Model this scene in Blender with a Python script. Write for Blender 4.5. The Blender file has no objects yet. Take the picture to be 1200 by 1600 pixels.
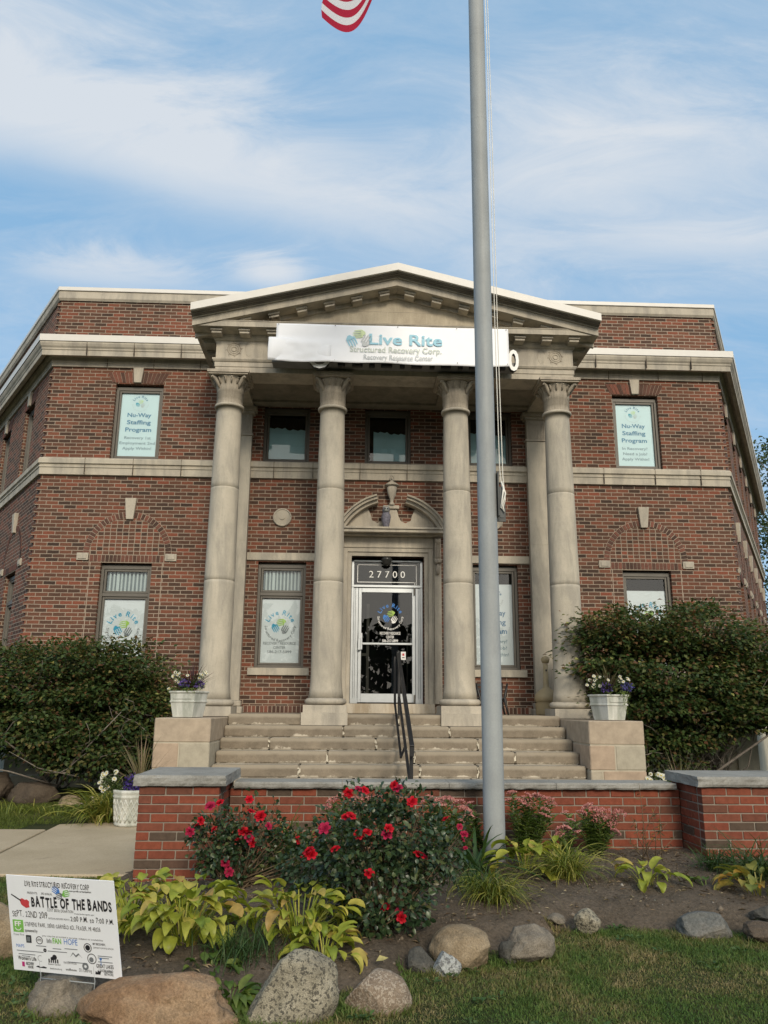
import bpy, bmesh, math, random
import numpy as np
from mathutils import Vector, Matrix, noise as mnoise

random.seed(7)
RNG = np.random.default_rng(11)
R = math.radians
scene = bpy.context.scene
COL = scene.collection

# ------------------------------------------------------------------ camera
PITCH, YAW, ROLL = 0.24142, 0.0404, 0.00751
fw = Vector((math.sin(YAW)*math.cos(PITCH), math.cos(YAW)*math.cos(PITCH), math.sin(PITCH)))
rt = Vector((math.cos(YAW), -math.sin(YAW), 0))
up = rt.cross(fw)
rt2 = math.cos(ROLL)*rt + math.sin(ROLL)*up
up2 = -math.sin(ROLL)*rt + math.cos(ROLL)*up
cam = bpy.data.cameras.new("camera")
cam.sensor_fit = 'VERTICAL'; cam.sensor_height = 36.0; cam.lens = 1240/1600*36.0
cam.clip_start = 0.05; cam.clip_end = 2000
camo = bpy.data.objects.new("camera", cam); COL.objects.link(camo)
camo.matrix_world = Matrix(((rt2.x, up2.x, -fw.x, -0.669), (rt2.y, up2.y, -fw.y, -13.8), (rt2.z, up2.z, -fw.z, 1.24), (0, 0, 0, 1)))
scene.camera = camo

# ------------------------------------------------------------------ light
SUN_EL, SUN_AZ = R(27), R(11)          # azimuth measured from -Y towards +X
to_sun = Vector((math.sin(SUN_AZ)*math.cos(SUN_EL), -math.cos(SUN_AZ)*math.cos(SUN_EL), math.sin(SUN_EL)))
sun = bpy.data.lights.new("sun", 'SUN'); sun.energy = 1.5; sun.angle = R(13); sun.color = (1.0, 0.89, 0.72)
suno = bpy.data.objects.new("sun", sun); COL.objects.link(suno)
suno.rotation_euler = to_sun.to_track_quat('Z', 'Y').to_euler()
scene.view_settings.view_transform = 'Standard'; scene.view_settings.look = 'None'
scene.view_settings.exposure = 0.60; scene.view_settings.gamma = 1.0; scene.view_settings.use_curve_mapping = False

def nd(nt, typ, ins=None, **props):
    n = nt.nodes.new(typ)
    for k, v in props.items():
        setattr(n, k, v)
    for k, v in (ins or {}).items():
        s = n.inputs[k]
        if hasattr(v, 'is_output') or hasattr(v, 'links') and hasattr(v, 'node'):
            nt.links.new(v, s)
        else:
            s.default_value = v
    return n
def ramp(nt, fac, stops, interp='LINEAR'):
    n = nt.nodes.new('ShaderNodeValToRGB'); n.color_ramp.interpolation = interp
    e = n.color_ramp.elements
    while len(e) < len(stops): e.new(0.5)
    for i, (p, c) in enumerate(stops):
        e[i].position = p; e[i].color = (c[0], c[1], c[2], 1) if not isinstance(c, (int, float)) else (c, c, c, 1)
    nt.links.new(fac, n.inputs[0]); return n.outputs[0]
def mth(nt, op, a, b=None, c=None):
    n = nt.nodes.new('ShaderNodeMath'); n.operation = op
    for i, v in enumerate((a, b, c)):
        if v is None: continue
        if isinstance(v, (int, float)): n.inputs[i].default_value = v
        else: nt.links.new(v, n.inputs[i])
    return n.outputs[0]
def mix(nt, fac, a, b, blend='MIX'):
    n = nt.nodes.new('ShaderNodeMix'); n.data_type = 'RGBA'; n.blend_type = blend
    for s, v in ((n.inputs[0], fac), (n.inputs[6], a), (n.inputs[7], b)):
        if isinstance(v, (int, float)): s.default_value = v
        elif isinstance(v, (tuple, list)): s.default_value = (v[0], v[1], v[2], 1)
        else: nt.links.new(v, s)
    return n.outputs[2]

CLOUD_OFS, CLOUD_ROT, CLOUD_SC = (0.35, 0.9, 0), 38, (0.55, 1.25, 1)
world = bpy.data.worlds.new("World"); scene.world = world; world.use_nodes = True
wt = world.node_tree; wt.nodes.clear()
sky = nd(wt, 'ShaderNodeTexSky', sky_type='NISHITA', sun_disc=False, sun_elevation=SUN_EL,
         sun_rotation=math.pi - SUN_AZ, air_density=1.0, dust_density=1.6, ozone_density=1.4, altitude=100)
tc = nd(wt, 'ShaderNodeTexCoord')
sp = nd(wt, 'ShaderNodeSeparateXYZ', {0: tc.outputs['Generated']})
den = mth(wt, 'MAXIMUM', mth(wt, 'ADD', sp.outputs[2], 0.12), 0.05)
cu = mth(wt, 'DIVIDE', sp.outputs[0], den); cv = mth(wt, 'DIVIDE', sp.outputs[1], den)
cxy = nd(wt, 'ShaderNodeCombineXYZ', {0: cu, 1: cv, 2: 0.0})
mp = nd(wt, 'ShaderNodeMapping', {0: cxy.outputs[0], 1: CLOUD_OFS, 2: (0, 0, R(CLOUD_ROT)), 3: CLOUD_SC})
n1 = nd(wt, 'ShaderNodeTexNoise', {'Vector': mp.outputs[0], 'Scale': 0.85, 'Detail': 7.0, 'Roughness': 0.52, 'Distortion': 0.35})
n2 = nd(wt, 'ShaderNodeTexNoise', {'Vector': mp.outputs[0], 'Scale': 5.0, 'Detail': 9.0, 'Roughness': 0.68, 'Distortion': 0.8})
cl = mth(wt, 'ADD', mth(wt, 'MULTIPLY', n1.outputs[0], 0.62), mth(wt, 'MULTIPLY', n2.outputs[0], 0.52))
# cirrus banks laid out on the sky dome (u,v = direction projected on a high plane)
def bank(u0, v0, du, dv, along, across, amp):
    k = math.hypot(du, dv); du, dv = du/k, dv/k
    wu = mth(wt, 'ADD', cu, mth(wt, 'MULTIPLY', mth(wt, 'SUBTRACT', n3.outputs[0], .5), .22)); wv = mth(wt, 'ADD', cv, mth(wt, 'MULTIPLY', mth(wt, 'SUBTRACT', n2.outputs[0], .5), .16))
    pu = mth(wt, 'SUBTRACT', wu, u0); pv = mth(wt, 'SUBTRACT', wv, v0)
    a_ = mth(wt, 'DIVIDE', mth(wt, 'ADD', mth(wt, 'MULTIPLY', pu, du), mth(wt, 'MULTIPLY', pv, dv)), along)
    d_ = mth(wt, 'DIVIDE', mth(wt, 'ADD', mth(wt, 'MULTIPLY', pu, -dv), mth(wt, 'MULTIPLY', pv, du)), across)
    q = mth(wt, 'ADD', mth(wt, 'MULTIPLY', a_, a_), mth(wt, 'MULTIPLY', d_, d_))
    return mth(wt, 'MULTIPLY', mth(wt, 'POWER', 2.718, mth(wt, 'MULTIPLY', q, -1.0)), amp)
n3 = nd(wt, 'ShaderNodeTexNoise', {'Vector': cxy.outputs[0], 'Scale': 2.3, 'Detail': 5.0, 'Roughness': 0.55})
banks = None
for b_ in ((-.33, 1.03, .55, .25, .50, .125, .36), (.40, 1.05, .9, -.25, .34, .13, .24), (-.185, 1.37, .8, .3, .075, .05, .34), (-.48, 1.36, .9, .2, .20, .07, .30), (.62, 1.22, .9, -.1, .25, .06, .16), (-.9, .7, .6, .3, .5, .2, .3), (1.3, .9, .6, -.3, .5, .2, .3), (.2, -.9, .8, .3, .9, .35, .25)):
    v_ = bank(*b_); banks = v_ if banks is None else mth(wt, 'ADD', banks, v_)
cl2 = mth(wt, 'ADD', mth(wt, 'SUBTRACT', mth(wt, 'MULTIPLY', cl, 1.0), 0.19), banks)
cmask = ramp(wt, cl2, [(0.30, 0.08), (0.44, 0.32), (0.56, 0.66), (0.70, 0.97)])
def rad(r, g, b): return nd(wt, 'ShaderNodeCombineXYZ', {0: r, 1: g, 2: b}).outputs[0]
skyc = mix(wt, 0.8, sky.outputs[0], rad(0.95, 2.02, 3.16))
skyc = mix(wt, cmask, skyc, rad(3.05, 3.28, 3.56))
# thin cloud scatters the sunlight forward: a broad bright veil round the sun (behind the camera)
dots = nd(wt, 'ShaderNodeVectorMath', {0: tc.outputs['Generated'], 1: tuple(to_sun)}, operation='DOT_PRODUCT').outputs['Value']
veil = mth(wt, 'POWER', mth(wt, 'MAXIMUM', dots, 0.0), 3.0)
skyc = mix(wt, mth(wt, 'MULTIPLY', veil, 0.75), skyc, rad(8.9, 8.1, 6.8))
bg = nd(wt, 'ShaderNodeBackground', {0: skyc, 1: 0.15})
wo = nd(wt, 'ShaderNodeOutputWorld'); wt.links.new(bg.outputs[0], wo.inputs[0])

# ------------------------------------------------------------------ helpers: objects
def tag(o, label=None, cat=None, group=None, kind=None):
    if label: o['label'] = label
    if cat: o['category'] = cat
    if group: o['group'] = group
    if kind: o['kind'] = kind
    return o
def empty(name, loc, label, cat, group=None, rz=0.0):
    o = bpy.data.objects.new(name, None); COL.objects.link(o); o.location = loc; o.rotation_euler = (0, 0, rz)
    o.empty_display_size = 0.1
    return tag(o, label, cat, group)
WORLD_OF = {}
def origin_of(o):
    v = Vector((0, 0, 0))
    while o is not None:
        v += o.location; o = o.parent
    return v
def kids(o): return [c for c in COL.objects if c.parent is o]
def copy_tree(o, loc=None, parent=None, rz=None, scale=None):
    c = o.copy(); COL.objects.link(c)
    if parent is not None: c.parent = parent
    if loc is not None: c.location = loc
    if rz is not None: c.rotation_euler = (0, 0, rz)
    if scale is not None: c.scale = (scale,)*3 if not hasattr(scale, '__len__') else scale
    for ch in kids(o): copy_tree(ch, parent=c)
    return c

class MB:
    """collects polygons in world space; build() links them as one mesh object"""
    def __init__(s): s.v = []; s.f = []; s.mi = []; s.sm = []; s.m = 0
    def add(s, vs, fs, smooth=False, m=None):
        b = len(s.v); s.v += [tuple(v) for v in vs]
        for f in fs:
            s.f.append([i+b for i in f]); s.mi.append(s.m if m is None else m); s.sm.append(smooth)
        return s
    def box(s, x0, x1, y0, y1, z0, z1, m=None):
        return s.add([(x0,y0,z0),(x1,y0,z0),(x1,y1,z0),(x0,y1,z0),(x0,y0,z1),(x1,y0,z1),(x1,y1,z1),(x0,y1,z1)],
              [(0,3,2,1),(4,5,6,7),(0,1,5,4),(1,2,6,5),(2,3,7,6),(3,0,4,7)], m=m)
    def frame_box(s, o, ax, ay, az, m=None):   # box from corner o with edge vectors
        o, ax, ay, az = Vector(o), Vector(ax), Vector(ay), Vector(az)
        vs = [o, o+ax, o+ax+ay, o+ay, o+az, o+ax+az, o+ax+ay+az, o+ay+az]
        return s.add(vs, [(0,3,2,1),(4,5,6,7),(0,1,5,4),(1,2,6,5),(2,3,7,6),(3,0,4,7)], m=m)
    def prism_xz(s, pts, y0, y1, m=None):      # polygon in the XZ plane extruded along Y
        n = len(pts); vs = [(x, y0, z) for x, z in pts]+[(x, y1, z) for x, z in pts]
        fs = [tuple(range(n)), tuple(range(2*n-1, n-1, -1))]+[(i, i+n, (i+1) % n+n, (i+1) % n) for i in range(n)]
        return s.add(vs, fs, m=m)
    def lathe(s, c, prof, n=32, smooth=True, m=None, flute=None):
        vs = []; fs = []
        for r, z in prof:
            for k in range(n):
                a = 2*math.pi*k/n
                rr = r if flute is None else r*(1+flute(a, z))
                vs.append((c[0]+rr*math.cos(a), c[1]+rr*math.sin(a), c[2]+z))
        for i in range(len(prof)-1):
            for k in range(n):
                fs.append((i*n+k, i*n+(k+1) % n, (i+1)*n+(k+1) % n, (i+1)*n+k))
        fs.append(tuple(range(n-1, -1, -1))); fs.append(tuple((len(prof)-1)*n+k for k in range(n)))
        return s.add(vs, fs, smooth=smooth, m=m)
    def tube(s, pts, r, n=8, m=None, smooth=True):
        pts = [Vector(p) for p in pts]
        rs = r if hasattr(r, '__len__') else [r]*len(pts)
        vs = []; fs = []; pu = None
        for i, p in enumerate(pts):
            d = (pts[min(i+1, len(pts)-1)]-pts[max(i-1, 0)]).normalized()
            u = d.cross(Vector((0, 0, 1)) if abs(d.z) < .9 else Vector((1, 0, 0))).normalized() if pu is None else (pu-d*pu.dot(d)).normalized()
            w = d.cross(u); pu = u
            for k in range(n):
                a = 2*math.pi*k/n
                vs.append(p+(u*math.cos(a)+w*math.sin(a))*rs[i])
        for i in range(len(pts)-1):
            for k in range(n):
                fs.append((i*n+k, i*n+(k+1) % n, (i+1)*n+(k+1) % n, (i+1)*n+k))
        fs.append(tuple(range(n-1, -1, -1))); fs.append(tuple((len(pts)-1)*n+k for k in range(n)))
        return s.add(vs, fs, smooth=smooth, m=m)
    def sweep(s, path, prof, m=None, close=True):   # path: list of (x,y); prof: list of (outward,z)
        P = [Vector(p) for p in path]; k = len(prof); vs = []; fs = []
        for i, p in enumerate(P):
            ns = []
            if i > 0: d = (P[i]-P[i-1]).normalized(); ns.append(Vector((d.y, -d.x)))
            if i < len(P)-1: d = (P[i+1]-P[i]).normalized(); ns.append(Vector((d.y, -d.x)))
            mt = ns[0] if len(ns) == 1 else (ns[0]+ns[1])/(1+ns[0].dot(ns[1]))
            for o, z in prof: q = p+mt*o; vs.append((q.x, q.y, z))
        kk = k if close else k-1
        for i in range(len(P)-1):
            for j in range(kk):
                fs.append((i*k+j, (i+1)*k+j, (i+1)*k+(j+1) % k, i*k+(j+1) % k))
        if close: fs += [tuple(range(k)), tuple(range(len(vs)-1, len(vs)-1-k, -1))]
        return s.add(vs, fs, m=m)
    def build(s, name, mats, parent=None, loc=None, bevel=0.0, segs=1, fixn=True, uv=True):
        mats = mats if isinstance(mats, (list, tuple)) else [mats]
        o0 = Vector(loc) if loc is not None else (origin_of(parent) if parent is not None else Vector((0, 0, 0)))
        me = bpy.data.meshes.new(name)
        me.from_pydata([(v[0]-o0.x, v[1]-o0.y, v[2]-o0.z) for v in s.v], [], s.f)
        for m in mats: me.materials.append(m)
        me.polygons.foreach_set('material_index', s.mi); me.polygons.foreach_set('use_smooth', s.sm)
        if fixn or bevel:
            bm = bmesh.new(); bm.from_mesh(me)
            if fixn: bmesh.ops.recalc_face_normals(bm, faces=bm.faces)
            if bevel: bmesh.ops.bevel(bm, geom=[e for e in bm.edges if all(f.material_index == 0 for f in e.link_faces)], offset=bevel, segments=segs, affect='EDGES', clamp_overlap=True)
            bm.to_mesh(me); bm.free()
        if uv: box_uv(me, o0)
        o = bpy.data.objects.new(name, me); COL.objects.link(o)
        if parent is not None:
            o.parent = parent
            if loc is not None: o.location = Vector(loc)-origin_of(parent)
        elif loc is not None: o.location = loc
        return o

def box_uv(me, o0=Vector((0, 0, 0))):
    n = len(me.loops)
    if n == 0: return
    lv = np.empty(n, np.int32); me.loops.foreach_get('vertex_index', lv)
    co = np.empty(len(me.vertices)*3, np.float64); me.vertices.foreach_get('co', co); co = co.reshape(-1, 3)+np.array(o0)
    pn = np.empty(len(me.polygons)*3, np.float64); me.polygons.foreach_get('normal', pn); pn = pn.reshape(-1, 3)
    tot = np.empty(len(me.polygons), np.int32); me.polygons.foreach_get('loop_total', tot)
    nn = np.repeat(pn, tot, axis=0); p = co[lv]
    t = np.stack([-nn[:, 1], nn[:, 0]], 1); ln = np.linalg.norm(t, axis=1, keepdims=True); ln[ln < 1e-6] = 1; t = t/ln
    t[t[:, 0] < -0.3] *= -1
    u = p[:, 0]*t[:, 0]+p[:, 1]*t[:, 1]; v = p[:, 2].copy()
    flat = np.abs(nn[:, 2]) > .8
    u[flat] = p[flat, 0]; v[flat] = p[flat, 1]
    l = me.uv_layers.new(name='UVMap'); l.data.foreach_set('uv', np.stack([u, v], 1).astype(np.float32).ravel())

def np_mesh(name, V, F, mat, parent=None, loc=None, smooth=False):
    """V (n,3) array, F list of int arrays of equal width"""
    me = bpy.data.meshes.new(name)
    o0 = Vector(loc) if loc is not None else (origin_of(parent) if parent is not None else Vector((0, 0, 0)))
    V = np.asarray(V, np.float64)-np.array(o0)
    F = [np.asarray(f, np.int32) for f in F if len(f)]
    me.vertices.add(len(V)); me.vertices.foreach_set('co', V.astype(np.float32).ravel())
    loops = np.concatenate([f.ravel() for f in F]); tot = np.concatenate([np.full(len(f), f.shape[1], np.int32) for f in F])
    st = np.concatenate([[0], np.cumsum(tot)[:-1]]).astype(np.int32)
    me.loops.add(len(loops)); me.loops.foreach_set('vertex_index', loops)
    me.polygons.add(len(tot)); me.polygons.foreach_set('loop_start', st)
    try: me.polygons.foreach_set('loop_total', tot)
    except Exception: pass
    if smooth: me.polygons.foreach_set('use_smooth', np.ones(len(tot), bool))
    me.update(calc_edges=True); me.validate()
    me.materials.append(mat)
    o = bpy.data.objects.new(name, me); COL.objects.link(o)
    if parent is not None:
        o.parent = parent
    elif loc is not None: o.location = loc
    return o

# leaf templates: (t along, s across, n normal)
T_LITE = (np.array([(0, 0, 0), (.45, .5, .12), (1, 0, -.05), (.45, -.5, .12)]), [np.array([(0, 1, 2), (0, 2, 3)])])
T_FULL = (np.array([(0, 0, 0), (.35, .47, .1), (.35, -.47, .1), (.75, .33, .03), (.75, -.33, .03), (1, 0, -.14), (.35, 0, 0), (.75, 0, -.04)]),
          [np.array([(0, 6, 1), (0, 2, 6), (7, 5, 3), (7, 4, 5)]), np.array([(6, 7, 3, 1), (6, 2, 4, 7)])])
def leaves_geo(P, D, U, L, W, T):
    P, D, U = (np.asarray(a, float) for a in (P, D, U)); N = len(P)
    D = D/np.linalg.norm(D, axis=1, keepdims=True)
    S = np.cross(U, D); S /= np.maximum(np.linalg.norm(S, axis=1, keepdims=True), 1e-6)
    Nn = np.cross(D, S)
    L = np.broadcast_to(L, N)[:, None, None]; W = np.broadcast_to(W, N)[:, None, None]
    t = T[0]
    V = P[:, None, :]+D[:, None, :]*(t[:, 0][None, :, None]*L)+S[:, None, :]*(t[:, 1][None, :, None]*W)+Nn[:, None, :]*(t[:, 2][None, :, None]*L)
    k = len(t); off = (np.arange(N)*k)[:, None, None]
    F = [(f[None]+off).reshape(-1, f.shape[1]) for f in T[1]]
    return V.reshape(-1, 3), F
def leaf_obj(name, P, D, U, L, W, mat, parent=None, loc=None, T=T_LITE):
    V, F = leaves_geo(P, D, U, L, W, T)
    return np_mesh(name, V, F, mat, parent, loc)
def rnd_dirs(n):
    v = RNG.normal(size=(n, 3)); return v/np.linalg.norm(v, axis=1, keepdims=True)
def ribbons(name, items, mat, parent=None, loc=None, seg=6):
    """items: (base, azimuth, length, width, rise angle, droop) long arching blades, V folded"""
    V = []; F = []
    for b, az, L, w, el, dr in items:
        p = np.array(b, float); a = el; h = np.array([math.cos(az), math.sin(az), 0]); s = np.array([-h[1], h[0], 0])
        i0 = len(V); tw = random.uniform(-.35, .35)
        for i in range(seg+1):
            t = i/seg; ww = w*(0.55+1.1*t*(1-t)*2) * (1-t**4)*.75+.0004
            ss = s*math.cos(tw*t*2)+np.array([0, 0, 1])*math.sin(tw*t*2)
            nrm = np.array([-h[0]*math.sin(a), -h[1]*math.sin(a), math.cos(a)])
            V += [p-ss*ww/2+nrm*ww*.18, p.copy(), p+ss*ww/2+nrm*ww*.18]
            p = p+(h*math.cos(a)+np.array([0, 0, 1])*math.sin(a))*L/seg
            a -= dr/seg*(0.5+t)
        for i in range(seg):
            q = i0+i*3
            F += [(q, q+1, q+4, q+3), (q+1, q+2, q+5, q+4)]
    return np_mesh(name, np.array(V), [np.array(F)], mat, parent, loc, smooth=True)

# ------------------------------------------------------------------ helpers: text
_txt = {}
def text_geo(s, bold=0.0):
    key = (s, bold)
    if key not in _txt:
        c = bpy.data.curves.new('lettering', 'FONT'); c.body = s; c.size = 1.0; c.resolution_u = 3; c.offset = bold; c.fill_mode = 'FRONT'
        o = bpy.data.objects.new('lettering', c)
        me = bpy.data.meshes.new_from_object(o)
        vs = [(v.co.x, v.co.y) for v in me.vertices]; fs = [tuple(p.vertices) for p in me.polygons]
        bpy.data.objects.remove(o); bpy.data.curves.remove(c); bpy.data.meshes.remove(me)
        xs = [v[0] for v in vs] or [0]
        _txt[key] = (vs, fs, min(xs), max(xs))
    return _txt[key]
class Face:
    """a flat panel: origin at its top centre, ux to the right, uz up; unit = metres"""
    def __init__(s, o, ux, uz, n): s.o, s.ux, s.uz, s.n = Vector(o), Vector(ux).normalized(), Vector(uz).normalized(), Vector(n).normalized()
    def at(s, x, y, d): return s.o+s.ux*x-s.uz*y+s.n*d
def put_text(mb, F, s, x, y, cap, width=None, bold=0.0, d=0.002, m=None, rot=0.0, jit=0.0, anchor='c'):
    """cap = capital height; y = baseline measured down from the panel top"""
    if jit:
        tot = sum((text_geo(ch, bold)[3]-text_geo(ch, bold)[2]) if ch != ' ' else .28 for ch in s)+.1*(len(s)-1)
        sc = cap/.7; wd = width or tot*sc; k = wd/tot; cx = x-wd/2
        for ch in s:
            if ch == ' ': cx += .38*k; continue
            vs, fs, x0, x1 = text_geo(ch, bold)
            r = random.uniform(-jit, jit); sy = sc*random.uniform(.88, 1.12); yo = random.uniform(-.06, .06)*cap; w = (x1-x0)*k
            c, sn = math.cos(r), math.sin(r)
            mb.add([F.at(cx+(vx-x0)*k*c-vy*sy*sn, y+yo-(vx-x0)*k*sn-vy*sy*c, d) for vx, vy in vs], fs, m=m)
            cx += w+.1*k
        return
    vs, fs, x0, x1 = text_geo(s, bold); sc = cap/.7
    kx = sc if width is None else width/(x1-x0)
    off = -(x0+x1)/2*kx if anchor == 'c' else -x0*kx
    mb.add([F.at(x+off+vx*kx, y-vy*sc, d) for vx, vy in vs], fs, m=m)
def put_arc(mb, F, s, x, y, r, cap, a0, a1, inside=False, bold=0.0, d=0.002, m=None):
    """letters along a circle centred at x,y from angle a0 to a1 (degrees, 90 = top)"""
    n = len(s); sc = cap/.7
    wid = [(text_geo(ch, bold)[3]-text_geo(ch, bold)[2]) if ch != ' ' else .25 for ch in s]
    tot = sum(wid)+.12*(n-1); pos = 0
    for ch, w in zip(s, wid):
        t = (pos+w/2)/tot; pos += w+.12
        if ch == ' ': continue
        a = R(a0+(a1-a0)*t)
        vs, fs, x0, x1 = text_geo(ch, bold)
        rot = a-math.pi/2 if not inside else a+math.pi/2
        rr = r if not inside else r
        px, py = x+rr*math.cos(a), y-rr*math.sin(a)
        c, sn = math.cos(rot), math.sin(rot)
        out = []
        for vx, vy in vs:
            lx, ly = (vx-(x0+x1)/2)*sc, (vy-.35)*sc
            out.append(F.at(px+lx*c-ly*sn, py-(lx*sn+ly*c), d))
        mb.add(out, fs, m=m)
def put_poly(mb, F, pts, d=0.002, m=None):
    mb.add([F.at(x, y, d) for x, y in pts], [tuple(range(len(pts)))], m=m)
def put_rect(mb, F, x0, x1, y0, y1, d=0.002, m=None): put_poly(mb, F, [(x0, y0), (x1, y0), (x1, y1), (x0, y1)], d, m)
def put_ring(mb, F, x, y, r0, r1, d=0.002, m=None, n=24, a0=0, a1=360):
    A = [R(a0+(a1-a0)*i/n) for i in range(n+1)]
    vs = [F.at(x+r0*math.cos(a), y-r0*math.sin(a), d) for a in A]+[F.at(x+r1*math.cos(a), y-r1*math.sin(a), d) for a in A]
    mb.add(vs, [(i, i+1, n+2+i, n+1+i) for i in range(n)], m=m)
def put_hand(mb, F, x, y, size, ang, d=0.002, m=None):
    c, s = math.cos(R(ang)), math.sin(R(ang))
    def tr(px, py): return (x+(px*c-py*s)*size, y-(px*s+py*c)*size)
    put_poly(mb, F, [tr(*p) for p in [(-.60, -.16), (-.30, -.46), (-.12, -.49), (-.12, .49), (-.22, .46), (-.34, .22), (-.60, .10)]], d, m)
    for k, (yy, l) in enumerate([(-.41, .70), (-.14, .90), (.14, .90), (.41, .70)]):
        put_poly(mb, F, [tr(*p) for p in [(-.13, yy-.085), (l*.8, yy-.06), (l, yy), (l*.8, yy+.06), (-.13, yy+.085)]], d, m)
def put_logo(mb, F, x, y, r, mg, mbl, mgr, mcirc=None, text=True):
    """three hands inside a ring of words"""
    put_hand(mb, F, x+.12*r, y-.30*r, .46*r, 192, m=mg)
    put_hand(mb, F, x-.36*r, y+.06*r, .46*r, 300, m=mbl)
    put_hand(mb, F, x+.30*r, y+.26*r, .46*r, 62, m=mgr)
    if text:
        put_arc(mb, F, 'Live Rite', x, y, r, .33*r, 160, 20, bold=.02, m=mbl)
        put_arc(mb, F, 'Structured Recovery Corp', x, y, r*.98, .19*r, 178, 362, inside=True, bold=.012, m=mgr)

# ------------------------------------------------------------------ materials
def new_mat(name, rough=.8, spec=.3, metal=0.0):
    m = bpy.data.materials.new(name); m.use_nodes = True; nt = m.node_tree; nt.nodes.clear()
    b = nt.nodes.new('ShaderNodeBsdfPrincipled'); o = nt.nodes.new('ShaderNodeOutputMaterial')
    b.inputs['Roughness'].default_value = rough; b.inputs['Specular IOR Level'].default_value = spec; b.inputs['Metallic'].default_value = metal
    nt.links.new(b.outputs[0], o.inputs[0]); return m, nt, b
def bump(nt, b, h, strength=.4, dist=.01):
    n = nd(nt, 'ShaderNodeBump', {'Height': h, 'Strength': strength, 'Distance': dist}); nt.links.new(n.outputs[0], b.inputs['Normal'])
def noise_of(nt, scale, detail=4, rough=.55, vec=None, dist=0.0):
    if vec is None: vec = nd(nt, 'ShaderNodeTexCoord').outputs['Object']
    return nd(nt, 'ShaderNodeTexNoise', {'Vector': vec, 'Scale': scale, 'Detail': float(detail), 'Roughness': rough, 'Distortion': dist}).outputs[0]
def plain(name, col, rough=.6, spec=.3, metal=0.0, var=.12, scale=6.0, bmp=0.0, bscale=40):
    m, nt, b = new_mat(name, rough, spec, metal)
    n = noise_of(nt, scale, 5)
    lo = tuple(c*(1-var) for c in col); hi = tuple(min(1, c*(1+var)) for c in col)
    nt.links.new(ramp(nt, n, [(.3, lo), (.7, hi)]), b.inputs['Base Color'])
    if bmp: bump(nt, b, noise_of(nt, bscale, 3), bmp, .005)
    return m
def brick_uv_mat(name, L, H, joint, stops, mortar, off=.5):
    m, nt, b = new_mat(name, .88, .2)
    uv = nd(nt, 'ShaderNodeUVMap', uv_map='UVMap').outputs[0]
    s = nd(nt, 'ShaderNodeSeparateXYZ', {0: uv})
    wob = mth(nt, 'MULTIPLY', mth(nt, 'SUBTRACT', noise_of(nt, 9, 3, vec=uv), .5), .012)
    vy = mth(nt, 'DIVIDE', mth(nt, 'ADD', s.outputs[1], wob), H); row = mth(nt, 'FLOOR', vy); vf = mth(nt, 'SUBTRACT', vy, row)
    sh = mth(nt, 'MULTIPLY', mth(nt, 'MODULO', mth(nt, 'ADD', row, 100), 2), off)
    ux = mth(nt, 'ADD', mth(nt, 'DIVIDE', mth(nt, 'ADD', s.outputs[0], wob), L), sh)
    rj = nd(nt, 'ShaderNodeTexWhiteNoise', {1: row}, noise_dimensions='1D').outputs[0]
    ux = mth(nt, 'ADD', ux, mth(nt, 'MULTIPLY', rj, .06))
    colm = mth(nt, 'FLOOR', ux); uf = mth(nt, 'SUBTRACT', ux, colm)
    du = mth(nt, 'MULTIPLY', mth(nt, 'MINIMUM', uf, mth(nt, 'SUBTRACT', 1.0, uf)), L)
    dv = mth(nt, 'MULTIPLY', mth(nt, 'MINIMUM', vf, mth(nt, 'SUBTRACT', 1.0, vf)), H)
    dd = mth(nt, 'ADD', mth(nt, 'MINIMUM', du, dv), mth(nt, 'MULTIPLY', mth(nt, 'SUBTRACT', noise_of(nt, 60, 2, vec=uv), .5), .004))
    msk = nd(nt, 'ShaderNodeMapRange', {0: dd, 1: joint/2-.0012, 2: joint/2+.0012, 3: 0.0, 4: 1.0}).outputs[0]
    cr = nd(nt, 'ShaderNodeCombineXYZ', {0: colm, 1: row, 2: 0.0})
    wn = nd(nt, 'ShaderNodeTexWhiteNoise', {0: cr.outputs[0]}, noise_dimensions='2D')
    big = noise_of(nt, 1.3, 3, vec=uv)
    rv = mth(nt, 'ADD', mth(nt, 'MULTIPLY', wn.outputs[0], .84), mth(nt, 'MULTIPLY', big, .16))
    bc = ramp(nt, rv, stops)
    fine = ramp(nt, noise_of(nt, 55, 4, vec=uv), [(.25, .62), (.75, 1.22)])
    bc = mix(nt, 1.0, bc, fine, 'MULTIPLY')
    mc = mix(nt, noise_of(nt, 7, 4, vec=uv), mortar, tuple(c*.68 for c in mortar))
    c = mix(nt, msk, mc, bc)
    grime = ramp(nt, noise_of(nt, .55, 5, .6, vec=uv), [(.35, .80), (.6, 1.05)])
    nt.links.new(mix(nt, 1.0, c, grime, 'MULTIPLY'), b.inputs['Base Color'])
    h = mth(nt, 'ADD', msk, mth(nt, 'MULTIPLY', noise_of(nt, 90, 3, vec=uv), .35))
    bump(nt, b, h, .55, .006)
    return m
def island_mat(name, stops, rough=.85, fscale=30, fine=(.72, 1.18), bmp=.35, interp='LINEAR'):
    m, nt, b = new_mat(name, rough, .2)
    g = nd(nt, 'ShaderNodeNewGeometry')
    c = ramp(nt, g.outputs['Random Per Island'], stops, interp)
    f = ramp(nt, noise_of(nt, fscale, 5, .65), [(.25, fine[0]), (.75, fine[1])])
    nt.links.new(mix(nt, 1.0, c, f, 'MULTIPLY'), b.inputs['Base Color'])
    bump(nt, b, noise_of(nt, fscale*2.5, 4), bmp, .004)
    return m
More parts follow.
